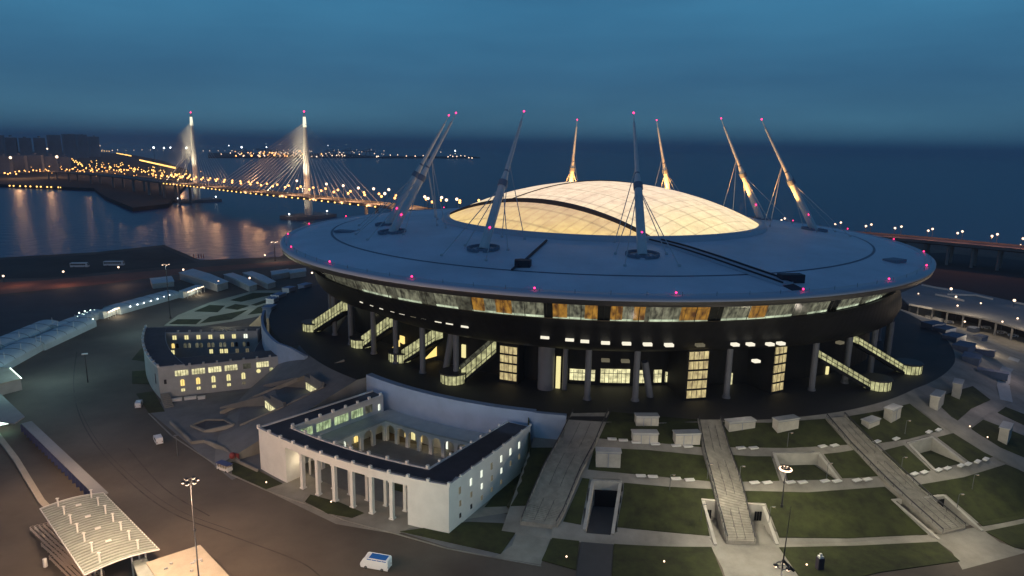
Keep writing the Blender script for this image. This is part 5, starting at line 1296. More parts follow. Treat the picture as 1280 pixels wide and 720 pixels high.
# kiosk and flat roof at the left edge
t = thing('ticket_office', P(5, 492, 0), 'box office with beige roof and white edge strip at the left edge', 'office'); c = [P(-30, 466, 4.5), P(10, 462, 4.5), P(25, 474, 4.5), P(-30, 492, 4.5)]
c = [P(-40, 478, 4.5), P(0, 460, 4.5), P(12, 461, 4.5), P(26, 474, 4.5), P(-30, 488, 4.5)]; cc = sum(c, Vector())/5
mb = MB(); mb.prism([(p.x, p.y) for p in c], 0, 4.5); part('wall', mb, M['grey'], t); mb = MB(); mb.prism([(cc.x+(p.x-cc.x)*1.03, cc.y+(p.y-cc.y)*1.03) for p in c], 4.5, 4.8); part('roof', mb, M['beige'], t)
mb = MB(); e0, e1 = c[2]+Vector((.3, 0, .35)), c[3]+Vector((.3, 0, .35)); mb.tube(e0, e1, .18, n=6); part('light_strip', mb, M['tentlight'], t)
t = thing('entrance_roof', P(0, 520, 0), 'flat grey roof with green lit space beneath at the left edge', 'canopy'); c = [P(-40, 478, 4), P(0, 492, 4), P(31, 521, 4), P(18, 530, 4), P(-20, 524, 4)]
mb = MB(); mb.prism([(p.x, p.y) for p in c], 3.8, 4.15); part('roof', mb, M['concrete'], t)
for p in (c[1], c[2], c[3]): q = p*.5+sum(c, Vector())/5*.5; mb = MB(); mb.tube((q.x, q.y, 0), (q.x, q.y, 3.8), .2, n=8); part('post', mb, M['steel'], t)
for k in range(3): p = P(-2+k*5, 532-k, 1.5); mb = MB(); mb.box(p, (1.6, .3, 1.2), R(20*k)); part('lit_panel', mb, M['tentlight'], t)
point(P(5, 533, 2.5), 300, (0.4, 1.0, 0.7), .5)
# long tent halls, each a translucent barrel roof on a frame
def tent(pa, pb, w, h, label, rib=6, m='tent', posts_up=True):
    a, b_ = P(*pa, 0), P(*pb, 0); d, s, L = frame_from(a, b_); t = thing('tent_hall', a, label, 'tent', 'tent halls along the left side'); K = 8
    rows = []
    nn = max(2, int(L/4))
    for j in range(nn+1):
        p = a.lerp(b_, j/nn); rows.append([p+s*(-w/2*math.cos(math.pi*k/K))+Vector((0, 0, h*.55+h*.45*math.sin(math.pi*k/K))) for k in range(K+1)])
    mb = MB(); mb.loft(rows, 0, True)
    for sd in (-1, 1): mb.loft([[r[0 if sd < 0 else -1] for r in rows], [Vector((r[0 if sd < 0 else -1].x, r[0 if sd < 0 else -1].y, 0)) for r in rows]])
    for r in (rows[0], rows[-1]): mb.add([Vector((r[0].x, r[0].y, 0))]+r+[Vector((r[-1].x, r[-1].y, 0))], [tuple(range(K+3))])
    part('cover', mb, M[m], t)
    mb = MB()
    for r in rows[::2]:
        for p, q in zip(r, r[1:]): mb.tube(p+Vector((0, 0, .05)), q+Vector((0, 0, .05)), .12, n=4)
    part('frame', mb, M['steel'], t)
    if posts_up:
        for r in rows[::3]:
            p = r[K//4]; mb = MB(); mb.tube((p.x, p.y, 0), p+Vector((0, 0, 3.0)), .2, .12, n=6); part('post', mb, M['bench'], t)
    return t
tent((-30, 474), (40, 436), 13, 5.5, 'near long tent hall lit green at its near end')
tent((-10, 443), (62, 412), 13, 5.5, 'greyish tent hall left of the near green lit one')
tent((42, 438), (108, 408), 11, 5.0, 'middle tent hall of the row, bluish green')
tent((66, 417), (122, 396), 9, 4.5, 'far small tent hall beside the cluster of small lights')
tent((140, 392), (215, 371), 13, 4.5, 'long low tent with a row of dots along its roadside eave', posts_up=False)
def lamp_row(name, pts, r, m, label, cat, group, pole=True, fmt=None):
    for i, p in enumerate(pts):
        mb = MB(); mb.ball(p, r, n=6, k=4)
        if pole: mb.tube((p.x, p.y, p.z-0.9), p, r*.25, n=4, mi=1)
        lb = (fmt(i) if fmt else label); tag(mb.build(name, [M[m], M['darkmetal']], origin=p), lb, cat, group)
lamp_row('eave_lamp', [P(x, y, 3.2) for x, y in ((163, 383), (172, 380.5), (180, 378.5), (189, 376), (197, 373.5), (205, 371), (212, 369))], .38, 'bulb_cool', '', 'lamp', 'dots of light along the low tent', True, lambda i: 'small cool lamp on the low tent eave, '+nth(i, 7))
lamp_row('tent_lamp', [P(x, y, 4.2) for x, y in ((97, 396), (99, 391), (103, 393), (106, 389), (109, 391), (113, 388), (118, 388), (105, 393.5), (116, 399))], .42, 'tentlight', '', 'lamp', 'cluster of small lights on the far tent', True, lambda i: 'tiny greenish lamp in the cluster on the far tent, '+nth(i, 9))
# lit pavilion gates
for k, (x0, y0, x1, y1, lb) in enumerate(((136, 396, 151, 390, 'left lit gate pavilion beside the tents'), (235, 370, 256, 362, 'right lit gate pavilion at the end of the low tent'))):
    a, b_ = P(x0, y0+3, 0), P(x1, y1+3, 0); d, s, L = frame_from(a, b_)
    if s.y < 0: s = -s
    t = thing('gate_pavilion', a, lb, 'pavilion'); q = [a, b_, b_+s*6, a+s*6]; mb = MB(); mb.prism([(p.x, p.y) for p in q], 4.3, 4.7); part('roof', mb, M['tent'], t); mb = MB(); mb.prism([(p.x, p.y) for p in (a+s*3, b_+s*3, b_+s*6, a+s*6)], 0, 4.3); part('wall', mb, M['tent'], t)
    for j in range(5): p = a.lerp(b_, (j+.5)/5)+s*.3; mb = MB(); mb.box((p.x, p.y, 3.7), (L/7, .5, .45), math.atan2(d.y, d.x)); part('light_panel', mb, M['bulb_white'], t)
    for j in range(6): p = a.lerp(b_, j/5)+s*.3; mb = MB(); mb.tube((p.x, p.y, 0), (p.x, p.y, 4.3), .14, n=6); part('post', mb, M['bench'], t)
    point(a.lerp(b_, .5)-s*2.0+Vector((0, 0, 3.4)), 2200, (1.0, .9, .65), .8)
# white sheds
def shed(pxs, h, label, m='tent', name='shed', win=0):
    c = [P(x, y, h) for x, y in pxs]; t = thing(name, Vector((c[0].x, c[0].y, 0)), label, 'shed'); cc = sum(c, Vector())/len(c)
    mb = MB(); mb.prism([(cc.x+(p.x-cc.x)*.96, cc.y+(p.y-cc.y)*.96) for p in c], 0, h-.2); part('wall', mb, M['grey'], t); mb = MB(); mb.prism([(p.x, p.y) for p in c], h-.2, h+.15)
    a, b_, e, f = c[0], c[1], c[2], c[3]; r0, r1 = (a+f)/2+Vector((0, 0, 1.0)), (b_+e)/2+Vector((0, 0, 1.0)); up = Vector((0, 0, .16)); mb.add([a+up, b_+up, r1, r0], [(0, 1, 2, 3)]); mb.add([r0, r1, e+up, f+up], [(0, 1, 2, 3)]); mb.add([a+up, r0, f+up], [(0, 1, 2)]); mb.add([b_+up, e+up, r1], [(0, 1, 2)])
    part('roof', mb, M[m], t); return t
shed([(223, 341), (241, 336), (286, 352), (272, 356)], 5, 'wide pale blue shed roof right of the slim floodlight mast')
shed([(279, 343), (291, 341), (322, 355), (312, 358)], 4, 'left of two long white sheds'); shed([(303, 341), (315, 339), (345, 352), (335, 355)], 4, 'right of two long white sheds')
shed([(338, 339), (360, 336), (362, 340), (340, 344)], 4, 'left half of the low pale shed under the roof edge'); shed([(361, 337), (382, 335), (383, 339), (362, 342)], 4, 'right half of the low pale shed under the roof edge')
shed([(187, 348), (214, 345), (218, 352), (190, 355)], 3.5, 'dim crumpled pale shelter behind the low tent')
for x, y, lb in ((312, 347.5, 'small lamp between the two long white sheds'), (273, 352, 'small lamp at the corner of the wide shed'), (229, 337, 'small cool lamp at the left corner of the wide shed'), (79, 339.5, 'white lamp left on the shore road'), (148, 334, 'white lamp right on the shore road'), (4, 345, 'small white lamp at the far left edge'), (331, 319, 'small white lamp on the shore left of the bright mast'), (390, 341, 'small lamp under the left roof edge')):
    p = P(x, y, 5); mb = MB(); mb.ball(p, .7, n=8, k=5); mb.tube((p.x, p.y, 0), p, .12, n=5, mi=1); tag(mb.build('street_lamp', [M['bulb_white'], M['darkmetal']], origin=(p.x, p.y, 0)), lb, 'street lamp')
for x, pw in ((79, 3500), (148, 5000), (20, 3000)): point(P(x, 341, 9), pw, (1, .55, .3), .6)
for k in range(5):
    p = P(242+k*3.2, 322.5, 0); mb = MB(); mb.tube(p, p+Vector((0, 0, 3.4)), .4, .25, n=6); tag(mb.build('marker_post', M['redwhite'], origin=p), 'dim red marker post on the shore, '+nth(k, 5), 'post', 'red posts on the shore')

# ================================================================== RIGHT SIDE: parking deck
t = thing('parking_deck', P(1200, 400, 0), 'wide concrete parking deck on posts behind the stadium on the right', 'parking deck')
dk = [P(1122, 368, 8), P(1150, 356, 8), P(1200, 362, 8), P(1310, 386, 8), P(1330, 422, 8), P(1280, 412, 8), P(1230, 398, 8), P(1180, 388, 8), P(1136, 380, 8)]
mb = MB(); mb.prism([(p.x, p.y) for p in dk], 7.2, 8.0); part('deck', mb, M['concrete'], t)
for (L_, lb) in (([(1152, 357), (1184, 363), (1190, 366)], 0), ([(1169, 369), (1190, 373), (1205, 377)], 0), ([(1184, 369), (1220, 370), (1241, 375)], 0), ([(1268, 379), (1290, 383)], 0), ([(1136, 381.5), (1165, 387)], 0)):
    mb = MB()
    for a, b_ in zip(L_, L_[1:]): beam(mb, P(*a, 8.0), P(*b_, 8.0), .4, 1.1)
    part('parapet', mb, M['white'], t)
for k in range(13):
    u = k/12*5.0; j = min(4, int(u)); p = dk[4+j if 4+j < 9 else 8].lerp(dk[min(8, 5+j)], u-j) if j < 4 else dk[8]; p = p*0.985+Vector((CX+260, CY+90, 0))*0.015; mb = MB(); mb.tube((p.x, p.y, 0), (p.x, p.y, 7.3), .55, n=8); part('post', mb, M['concrete'], t)
q = P(1160, 391, 4); mb = MB(); a, b_ = P(1137, 392, 0), P(1168, 398, 0); d, s, L = frame_from(a, b_); mb.prism([(p.x, p.y) for p in (a, b_, b_+s*9, a+s*9)], 0, 6.5); part('ramp_block', mb, M['concrete'], t)
flat_patch('parking_road', [(1140, 398), (1170, 398), (1210, 402), (1290, 425), (1300, 448), (1240, 432), (1200, 420), (1165, 406)], M['paving'], 'warm lit road in front of the parking deck', 0.01)
mb = MB(); a, b_ = P(1156, 399, 0), P(1174, 404, 0); d, s, L = frame_from(a, b_); mb.prism([(p.x, p.y) for p in (a, b_, b_+s*3, a+s*3)], 0, 2.5); tag(mb.build('long_canopy', M['bench']), 'bright white low canopy under the right end of the stadium', 'canopy')
for x, y, z, r, lb in ((1189, 361, 12, .8, 'lamp above the left half of the parking deck'), (1268, 375.5, 12, .8, 'lamp above the right end of the parking deck'), (1142, 395, 4, .7, 'lamp under the right end of the stadium'), (1195, 371, 10, .6, 'lamp with pole in the middle of the parking deck'),
                       (1197, 382, 9, .5, 'small lamp on the near side of the parking deck'), (1226, 379, 10, .45, 'small dim lamp right on the parking deck'), (1206, 402, 3, .5, 'small lamp by the posts under the deck'), (1272, 398, 9, .5, 'small lamp near the right edge of the deck'), (1253, 402, 8.5, .45, 'small lamp at the near edge of the deck'), (1148, 367, 9, .4, 'dim lamp at the left end of the deck'), (1209, 306, 6, .5, 'small lamp on the ground before the highway'), (1276, 306, 8, .6, 'lamp below the highway at the right edge')):
    p = P(x, y, z); mb = MB(); mb.ball(p, r, n=8, k=5); mb.tube((p.x, p.y, 0), p, .14, n=5, mi=1); tag(mb.build('street_lamp', [M['bulb_white'], M['steel']], origin=(p.x, p.y, 0)), lb, 'street lamp')
for x, y, pw in ((1160, 372, 10000), (1215, 376, 10000), (1275, 392, 10000), (1230, 420, 12000), (1180, 406, 7000)): point(P(x, y, 17), pw, (1.0, .78, .52), .8)
# parked cars (two) and steps with blue glass housings along the right side of the hill
for k, (x, y, sx, sy, h, rz) in enumerate(((1166, 410, 9, 6, 3, 20), (1180, 416, 9, 6, 3, 30), (1192, 426, 10, 6, 3.2, 35), (1204, 438, 10, 6, 3.2, 40), (1216, 414, 6, 4, 2.6, 30), (1225, 425, 6, 4, 2.6, 30), (1214, 452, 9, 6, 3.0, 50), (1240, 470, 10, 3.5, 2.5, -35), (1228, 442, 9, 3.2, 2.5, -35))):
    p = G(x, y); t = thing('glazed_block', p, 'bluish low block along the right edge of the hill, '+nth(k, 9)+' of nine', 'block', 'bluish blocks on the right hill edge'); mb = MB(); mb.box((p.x, p.y, p.z-.5), (sx, sy, h), R(rz)); part('wall', mb, M['slate'], t)
    mb = MB(); mb.box((p.x, p.y, p.z-.5+h), (sx+.5, sy+.5, .3), R(rz)); part('roof', mb, M['slate'], t)
p = P(1272, 468, 0); t = thing('guard_house', p, 'pinkish lit low house at the right edge', 'house'); mb = MB(); mb.box(p, (14, 9, 3.4), R(-32)); part('wall', mb, M['pinkwall'], t); mb = MB(); mb.box(p+Vector((0, 0, 3.4)), (14.8, 9.8, .35), R(-32)); part('roof', mb, M['pinkwall'], t)
mb = MB(); mb.box(p+Vector((-1, -5.2, .4)), (1.3, .3, 2.2), R(-32)); part('door', mb, M['mullion'], t)
mb = MB(); mb.loft([[G(x, y, .25) for x, y in ((1250, 500), (1246, 482), (1250, 462), (1262, 446))], [G(x, y, .25) for x, y in ((1266, 504), (1262, 484), (1264, 466), (1275, 450))]]); struct('footpath', mb, M['grey'], 'bluish path at the right edge below the guard house')

# ================================================================== HIGHWAY AND BRIDGE
deckpx = [(60, 214, 20), (110, 217, 23), (165, 222, 27), (205, 227, 29), (245, 231, 30), (320, 239.5, 30.5), (386, 246, 30), (440, 252, 29.5), (490, 257, 28.5), (560, 264.5, 27)]
pts = [P(*p) for p in deckpx]+[Vector((60, 805, 27)), Vector((190, 775, 25))]+[P(960, 284, 22), P(1030, 290, 21), P(1100, 295, 20), P(1160, 300, 20), P(1220, 305.5, 20), P(1290, 312, 20), P(1400, 324, 20)]
def smooth(pts, n=6):
    out = []
    for i in range(len(pts)-1):
        p0 = pts[max(0, i-1)]; p1 = pts[i]; p2 = pts[i+1]; p3 = pts[min(len(pts)-1, i+2)]
        for k in range(n):
            t = k/n; out.append(0.5*((2*p1)+(-p0+p2)*t+(2*p0-5*p1+4*p2-p3)*t*t+(-p0+3*p1-3*p2+p3)*t**3))
    return out+[pts[-1]]
dp = smooth(pts)
BR = thing('cable_stayed_bridge', Vector((P(386, 272, -3).x, P(386, 272, -3).y, -3)), 'white cable stayed bridge with two pointed pylons and an orange lit deck', 'bridge')
def nrm(i, L): a = L[max(0, i-1)]; b_ = L[min(len(L)-1, i+1)]; d = Vector((b_.x-a.x, b_.y-a.y, 0)).normalized(); return Vector((-d.y, d.x, 0))
def deck_mesh(L, i0, i1, hw=16, th=2.6):
    mb = MB(); rows = []
    for i in range(i0, i1+1):
        n = nrm(i, L); p = L[i]; z = Vector((0, 0, th)); rows.append([p-n*hw, p+n*hw, p+n*hw-z*.5, p+n*(hw-5)-z, p-n*(hw-5)-z, p-n*hw-z*.5, p-n*hw])
    mb.loft(rows); 
    for sd in (-1, 1):
        r = []
        for i in range(i0, i1+1): n = nrm(i, L); p = L[i]+n*hw*sd; r.append([p, p+Vector((0, 0, 1.3)), p-n*.6*sd+Vector((0, 0, 1.3)), p-n*.6*sd])
        mb.loft(r)
    return mb
IB = 9*6
part('deck', deck_mesh(dp, 0, IB), M['deck'], BR)
HW = thing('elevated_highway', Vector((dp[IB+30].x, dp[IB+30].y, 0)), 'elevated highway with paired lamps passing behind the stadium', 'highway')
part('deck', deck_mesh(dp, IB, len(dp)-1), M['deck'], HW)
for i in range(IB+3, len(dp), 3):
    n = nrm(i, dp)
    for sd in (-8, 8): p = dp[i]+n*sd; mb = MB(); mb.tube((p.x, p.y, -4), (p.x, p.y, p.z-2.4), 1.3, n=8); part('pier', mb, M['concrete'], HW)
for i in list(range(1, 25, 3))+[38+7, 50]:
    n = nrm(i, dp)
    for sd in (-9, 9): p = dp[i]+n*sd; mb = MB(); mb.tube((p.x, p.y, -4), (p.x, p.y, p.z-2.4), 2.2, n=8); part('pier', mb, M['concrete'], BR)
    mb = MB(); 
# pylons
for (bx, by, ty, xt) in ((247, 252, 141, 244), (386, 272, 140, 385)):
    B = P(bx, by, -3); H = height_at(bx, by, ty, -3); 
    j = min(range(len(dp)), key=lambda i: (dp[i]-Vector((B.x, B.y, dp[i].z))).length); n = nrm(j, dp); d = Vector((n.y, -n.x, 0)); dz = dp[j].z
    B = P(bx, by, -3)
    mb = MB(); legs = []
    for sd in (-1, 1):
        base = B+d*2.6*sd; top = B+d*1.0*sd+Vector((0, 0, H*.62))
        mb.tube(base, top, 4.2, 3.2, n=12)
    mb.tube(B+Vector((0, 0, H*.58)), B+Vector((0, 0, H*.93)), 3.9, 1.9, n=12); mb.tube(B+Vector((0, 0, H*.93)), B+Vector((0, 0, H)), 2.0, .4, n=10)
    py = part('pylon', mb, M['pylon'], BR)
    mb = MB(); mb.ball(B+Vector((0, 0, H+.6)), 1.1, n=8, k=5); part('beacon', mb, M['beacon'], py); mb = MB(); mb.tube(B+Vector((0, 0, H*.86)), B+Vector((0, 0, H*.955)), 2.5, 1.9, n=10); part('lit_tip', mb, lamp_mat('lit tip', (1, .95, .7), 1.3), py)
    mb = MB(); mb.prism([((B+d*x+n*y).x, (B+d*x+n*y).y) for x, y in ((-18, -34), (18, -34), (22, 0), (18, 34), (-18, 34), (-22, 0))], -4, 1.2); part('pier_base', mb, M['concrete'], py)
    for sgn in (-1, 1):
        for k in range(13):
            dist = 24+k*12.5; i2 = j; acc = 0
            while 0 < i2 < len(dp)-1 and acc < dist: acc += (dp[i2+sgn]-dp[i2]).length; i2 += sgn
            over = (acc-dist)/max(1e-3, (dp[i2]-dp[i2-sgn]).length); q = dp[i2].lerp(dp[i2-sgn], over); hz = H*(.60+.30*k/12)
            mb = MB()
            for sd in (-1, 1): mb.tube(B+Vector((0, 0, hz)), q+nrm(i2, dp)*14*sd, .24, n=4, cap=False)
            part('stay_cable', mb, M['pylon'], py)
    for sd in (-1, 1):
        for s2 in (-1, 1): spot(Vector((dp[j].x, dp[j].y, dz+2))+n*13*sd+d*22*s2, B+Vector((0, 0, H*.62)), 260000, (1.0, .86, .58), 42, .8, 1.0, 'pylon floodlight')
    for sd in (-1, 1): spot(B+n*40*sd+Vector((0, 0, 6)), B+Vector((0, 0, 30)), 60000, (1.0, .9, .65), 60, .8, 1.0, 'pylon foot light')
    for xx in (-32, 32): 
        p = B+n*xx+Vector((0, 0, 7)); mb = MB(); mb.ball(p, 1.1, n=8, k=5); mb.tube((p.x, p.y, 1), p, .3, n=5, mi=1); tag(mb.build('pier_lamp', [M['bulb_cool'], M['steel']], origin=p), 'cool lamp on the %s end of the %s bridge pier' % ('near' if (n*xx).y < 0 else 'far', 'left' if bx < 300 else 'right'), 'lamp')
# lamps of bridge and highway: copies of one double lamp
def make_lamp(h, r, m, name, label, group, arm=2.2):
    mb = MB(); mb.tube((0, 0, 0), (0, 0, h), .22, .14, n=6, mi=1); mb.tube((0, 0, h), (0, arm, h+.3), .12, n=5, mi=1); mb.ball((0, arm, h), r, n=8, k=5); o = mb.build(name, [M[m], M['steel']]); return tag(o, label, 'street lamp', group)
def walk(L, i0, i1, step):
    out = []; acc = 0; need = 0; 
    for i in range(i0, i1):
        a, b_ = L[i], L[i+1]; s = (b_-a).length
        while need <= acc+s: t = (need-acc)/s; out.append((a.lerp(b_, t), nrm(i, L))); need += step
        acc += s
    return out
def place(proto, items, state, label=None):
    for p, n, sd, off in items:
        if not state: proto.location = p+n*off; o = proto; state.append(1)
        else: o = proto.copy(); C.objects.link(o); o.location = p+n*off
        o.rotation_euler = (0, 0, math.atan2(-n.y*sd, -n.x*sd)-math.pi/2)
        if label: o['label'] = label
LB = make_lamp(11, 1.4, 'bulb_orange', 'bridge_lamp', 'small orange lamp in the even double row along the bridge deck', 'lamps along the bridge deck')
st = []; W_ = walk(dp, 18, IB+2, 26); place(LB, [(p, n, sd, sd*14.5) for p, n in W_ for sd in (-1, 1)], st)
ED = MB(); ED.ball((0, 0, 0), .95, n=6, k=4); ED.box((0, 0, -1.2), (.8, .8, .6), 0, 1); ed = tag(ED.build('edge_light', [M['bulb_amber'], M['steel']]), 'small amber light on the outer edge of the bridge deck', 'light', 'lights along the outer edge of the bridge deck')
st = []; W2 = walk(dp, 20, 48, 13)
for p, n in W2:
    nn = n if n.y < 0 else -n
    if not st: o = ed; st.append(1)
    else: o = ed.copy(); C.objects.link(o)
    o.location = p+nn*16.8+Vector((0, 0, -1.0))
LH = make_lamp(9.5, .95, 'bulb_white', 'highway_lamp', 'x', 'paired lamps along the highway right of the stadium')
hx = [((976, 273), (982, 270)), ((1045, 278), (1051, 275)), ((1083.5, 282), (1088.5, 278.5)), ((1118, 284.5), (1127, 281)), ((1159, 288), (1166, 284)), ((1196, 290.5), (1203, 287)), ((1239.5, 294), (1246.5, 290.5)), ((1278, 298), (1284, 295))]
st = []
for k, (a, b_) in enumerate(hx):
    xm = (a[0]+b_[0])/2; i = min(range(IB, len(dp)), key=lambda i: abs((lambda v: v)(0))+abs(P_px(dp[i])[0]-xm)) if False else None
def px_of(v):
    z = v.z-CAMH; d = v.y*math.cos(PITCH)-z*math.sin(PITCH); u = v.y*math.sin(PITCH)+z*math.cos(PITCH); a = FOC*v.x/d; b_ = -FOC*u/d
    return 640+a*math.cos(ROLL)-b_*math.sin(ROLL), 360+a*math.sin(ROLL)+b_*math.cos(ROLL)
for k, (a, b_) in enumerate(hx):
    for sd, (x, y) in ((0, a), (1, b_)):
        best = None
        for i in range(IB, len(dp)-1):
            for q in range(8):
                p = dp[i].lerp(dp[i+1], q/8); n = nrm(i, dp); nn = n if n.y < 0 else -n; v = p+nn*(12 if sd == 0 else -12); e = abs(px_of(v+Vector((0, 0, 9)))[0]-x)
                if v.y > 0 and (best is None or e < best[0]): best = (e, v, nn)
        _, v, nn = best; o = LH if not st else LH.copy()
        if st: C.objects.link(o)
        st.append(1); o.location = v; o.rotation_euler = (0, 0, math.atan2(nn.y, nn.x)+(math.pi/2 if sd == 0 else -math.pi/2)); o['label'] = '%s lamp of the %s lamp pair on the highway' % ('near' if sd == 0 else 'far', nth(k, 8))
        if sd == 0: point(v+Vector((0, 0, 8))-nn*3, 4500, (1.0, .36, .18), .6, 'highway lamp light')
for k, (x, y) in enumerate(((531, 246), (535, 248), (552, 247), (558, 250), (571, 249), (486, 237), (481, 242), (467, 236), (448, 235), (429, 232), (408, 230), (371, 226))):
    v = P(x, y, 44 if x > 500 else 50); mb = MB(); mb.ball(v, 1.5, n=8, k=5); mb.tube((v.x, v.y, v.z-14), v, .25, n=5, mi=1); tag(mb.build('tall_bridge_lamp', [M['bulb_white'], M['steel']], origin=v), 'tall pale orange lamp over the right bridge approach, '+nth(k, 12)+' in the row', 'street lamp', 'tall lamps over the bridge approach')
for i in range(22, IB, 4):   # lamp glow on the deck and in the water
    point(dp[i]+Vector((0, 0, 10)), 26000, (1.0, .50, .22), 1.5, 'bridge lamp light')
    n = nrm(i, dp); nn = n if n.y < 0 else -n
    point(dp[i]+nn*18+Vector((0, 0, -1)), 30000, (1.0, .50, .25), 1.5, 'bridge edge light')
# ================================================================== CITY, FAR LIGHTS
# far road interchange
def far_lamps(name, pxs, z, r, m, group, labelf, cat='street lamp', h=8):
    mb = MB(); mb.ball((0, 0, 0), r, n=6, k=4); mb.tube((0, 0, -h), (0, 0, 0), r*.15, n=4, mi=1); proto = mb.build(name, [M[m], M['darkmetal']])
    for i, q in enumerate(pxs):
        o = proto if i == 0 else proto.copy()
        if i: C.objects.link(o)
        o.location = P(q[0], q[1], z); tag(o, labelf(i) if callable(labelf) else labelf, cat, group); s = q[2] if len(q) > 2 else 1; o.scale = (s, s, s)
rnd = random.Random(11)
L = []
for k in range(44): t = k/43; L.append((6+t*170+rnd.uniform(-2, 2), 217-t*11+rnd.uniform(-2.5, 2.5)+(0 if k % 2 else 3) if t < .6 else 214+rnd.uniform(-4, 4), rnd.uniform(.7, 1.2)))
for k in range(6): pass
far_lamps('shore_lamp', [(x, 216-(x/176)*6+rnd.uniform(-2, 2.5), s) for x, y, s in L], 14, 1.7, 'bulb_orange', 'orange lamps along the far shore road', 'orange lamp in the dense row along the far shore road')
L = [(rnd.uniform(110, 240), 0, rnd.uniform(.6, 1.15)) for _ in range(88)]
far_lamps('interchange_lamp', [(x, 204+(x-110)/130*17+rnd.gauss(0, 3.2), s) for x, _, s in L], 16, 1.75, 'bulb_amber', 'amber lamps of the far road interchange', 'amber lamp in the thick cluster of the far road interchange')
far_lamps('road_lamp', [(90+k*3.1, 187+k*.13) for k in range(16)], 14, 3.0, 'bulb_amber', 'even row of amber lamps far on the left', 'amber lamp in the even row far behind the tower blocks')
far_lamps('shore_light', [(120+k*9.5+rnd.uniform(-2, 2), 187.5+k*.05+rnd.uniform(-.4, .4), rnd.uniform(.6, 1)) for k in range(20)], 14, 3.2, 'bulb_white', 'thin line of lights on the far shore', 'white light in the thin line on the far shore')
far_lamps('ramp_light', [(146+k*1.35, 191.5+k*.25) for k in range(14)]+[(175+k*1.5, 200.2+k*.33) for k in range(30)]+[(90+k*1.6, 198.5+(k % 3)*1.2+k*.8, .8) for k in range(9)], 18, 2.8, 'bulb_amber', 'lamps merging into bright streaks on the far ramps', 'amber lamp in the streaks of light on the far ramps')
far_lamps('lamp_reflection', [(x, 232.2+(x-12)*.032) for x in (12, 17, 25, 32, 38, 46, 51, 59, 64, 73, 76, 86, 98, 109)], 1.5, 1.6, 'bulb_amber', 'row of amber glows standing in for lamp reflections below the far quay', 'amber glow standing in for a lamp reflection in the low row below the far quay', h=2)  # glowing balls put in for the lamp reflections on the water
far_lamps('roof_light', [(0, 163), (7, 162), (11, 161.5), (22, 161), (24, 162.5), (26, 162.8), (40, 162), (43, 164), (40, 166), (17, 182, .7), (59, 186, .7), (13, 197, .6), (71, 196, .7), (83, 181, .6), (88, 181, .6), (95, 180.5, .9), (105, 181, .6), (111, 181, .6), (125, 182, .6)], 60, 4.5, 'bulb_white', 'scattered lights over the tower blocks', 'pale light on top of or between the far tower blocks', 'light', 12)
p = P(20.5, 166.5, 60); mb = MB(); mb.box((p.x, p.y, p.z), (46, 3, 10), 0); mb.box((p.x, p.y, -3), (4, 4, p.z+3)); tag(mb.build('green_sign', M['bulb_green'], origin=p), 'bright green sign on a far roof at the left edge', 'sign')
L = [(max(0, rnd.gauss(115, 55)), 0, rnd.uniform(.4, .8)) for _ in range(70)]
far_lamps('city_lamp', [(x, 207+(x/240)*10+rnd.gauss(0, 4), s) for x, _, s in L], 18, 1.7, 'bulb_orange', 'small orange lamps spread through the far city streets', 'small orange lamp scattered among the streets of the far left shore')
for x, y in ((60, 208), (110, 204), (140, 203), (170, 208), (200, 211), (222, 217), (20, 209)): point(P(x, y, 30), 90000, (1, .5, .22), 3, 'street glow')
# port lights
L = []
for _ in range(118): x = min(480, max(270, rnd.choice([rnd.gauss(335, 22), rnd.gauss(420, 34), rnd.uniform(270, 482)]))); L.append((x, rnd.choice([194.5, 192, 189.5, 187.5])+rnd.uniform(-1, 1)+(x-270)*.004, rnd.uniform(.35, .85)))
far_lamps('port_light', L, 20, 5.0, 'bulb_white', 'white lights of the far port', 'white light among the many lights of the far port', 'light', 16)
L = [(rnd.gauss(345, 25), rnd.uniform(189, 195.5), rnd.uniform(.5, 1.2)) for _ in range(34)]
far_lamps('port_lamp', L, 20, 5.0, 'bulb_orange', 'orange lights of the far port', 'orange light among the lights of the far port', 'light', 16)
far_lamps('island_light', [(488, 194), (497, 193.5), (508, 195), (519, 195), (529, 194.5), (551, 190), (560, 196), (563, 194), (566, 195.5), (569, 192), (571, 195.5), (576, 194.5), (581, 195), (586, 197), (590, 197.5)], 14, 4.2, 'bulb_white', 'lights of the small island in the sea', 'white light on the low island left of the second mast', 'light', 10)
far_lamps('port_mast_light', [(350, 180.5), (410, 182), (433, 181), (457, 181), (468, 181.5), (332.5, 180), (333, 184), (302, 184, 1.3), (286, 182), (192, 184.5, 1.2), (205, 185), (213, 184.5), (233, 185), (569, 188.5)], 60, 4.5, 'bulb_cool', 'high lights on port cranes', 'cool light standing high above the far port', 'light', 60)
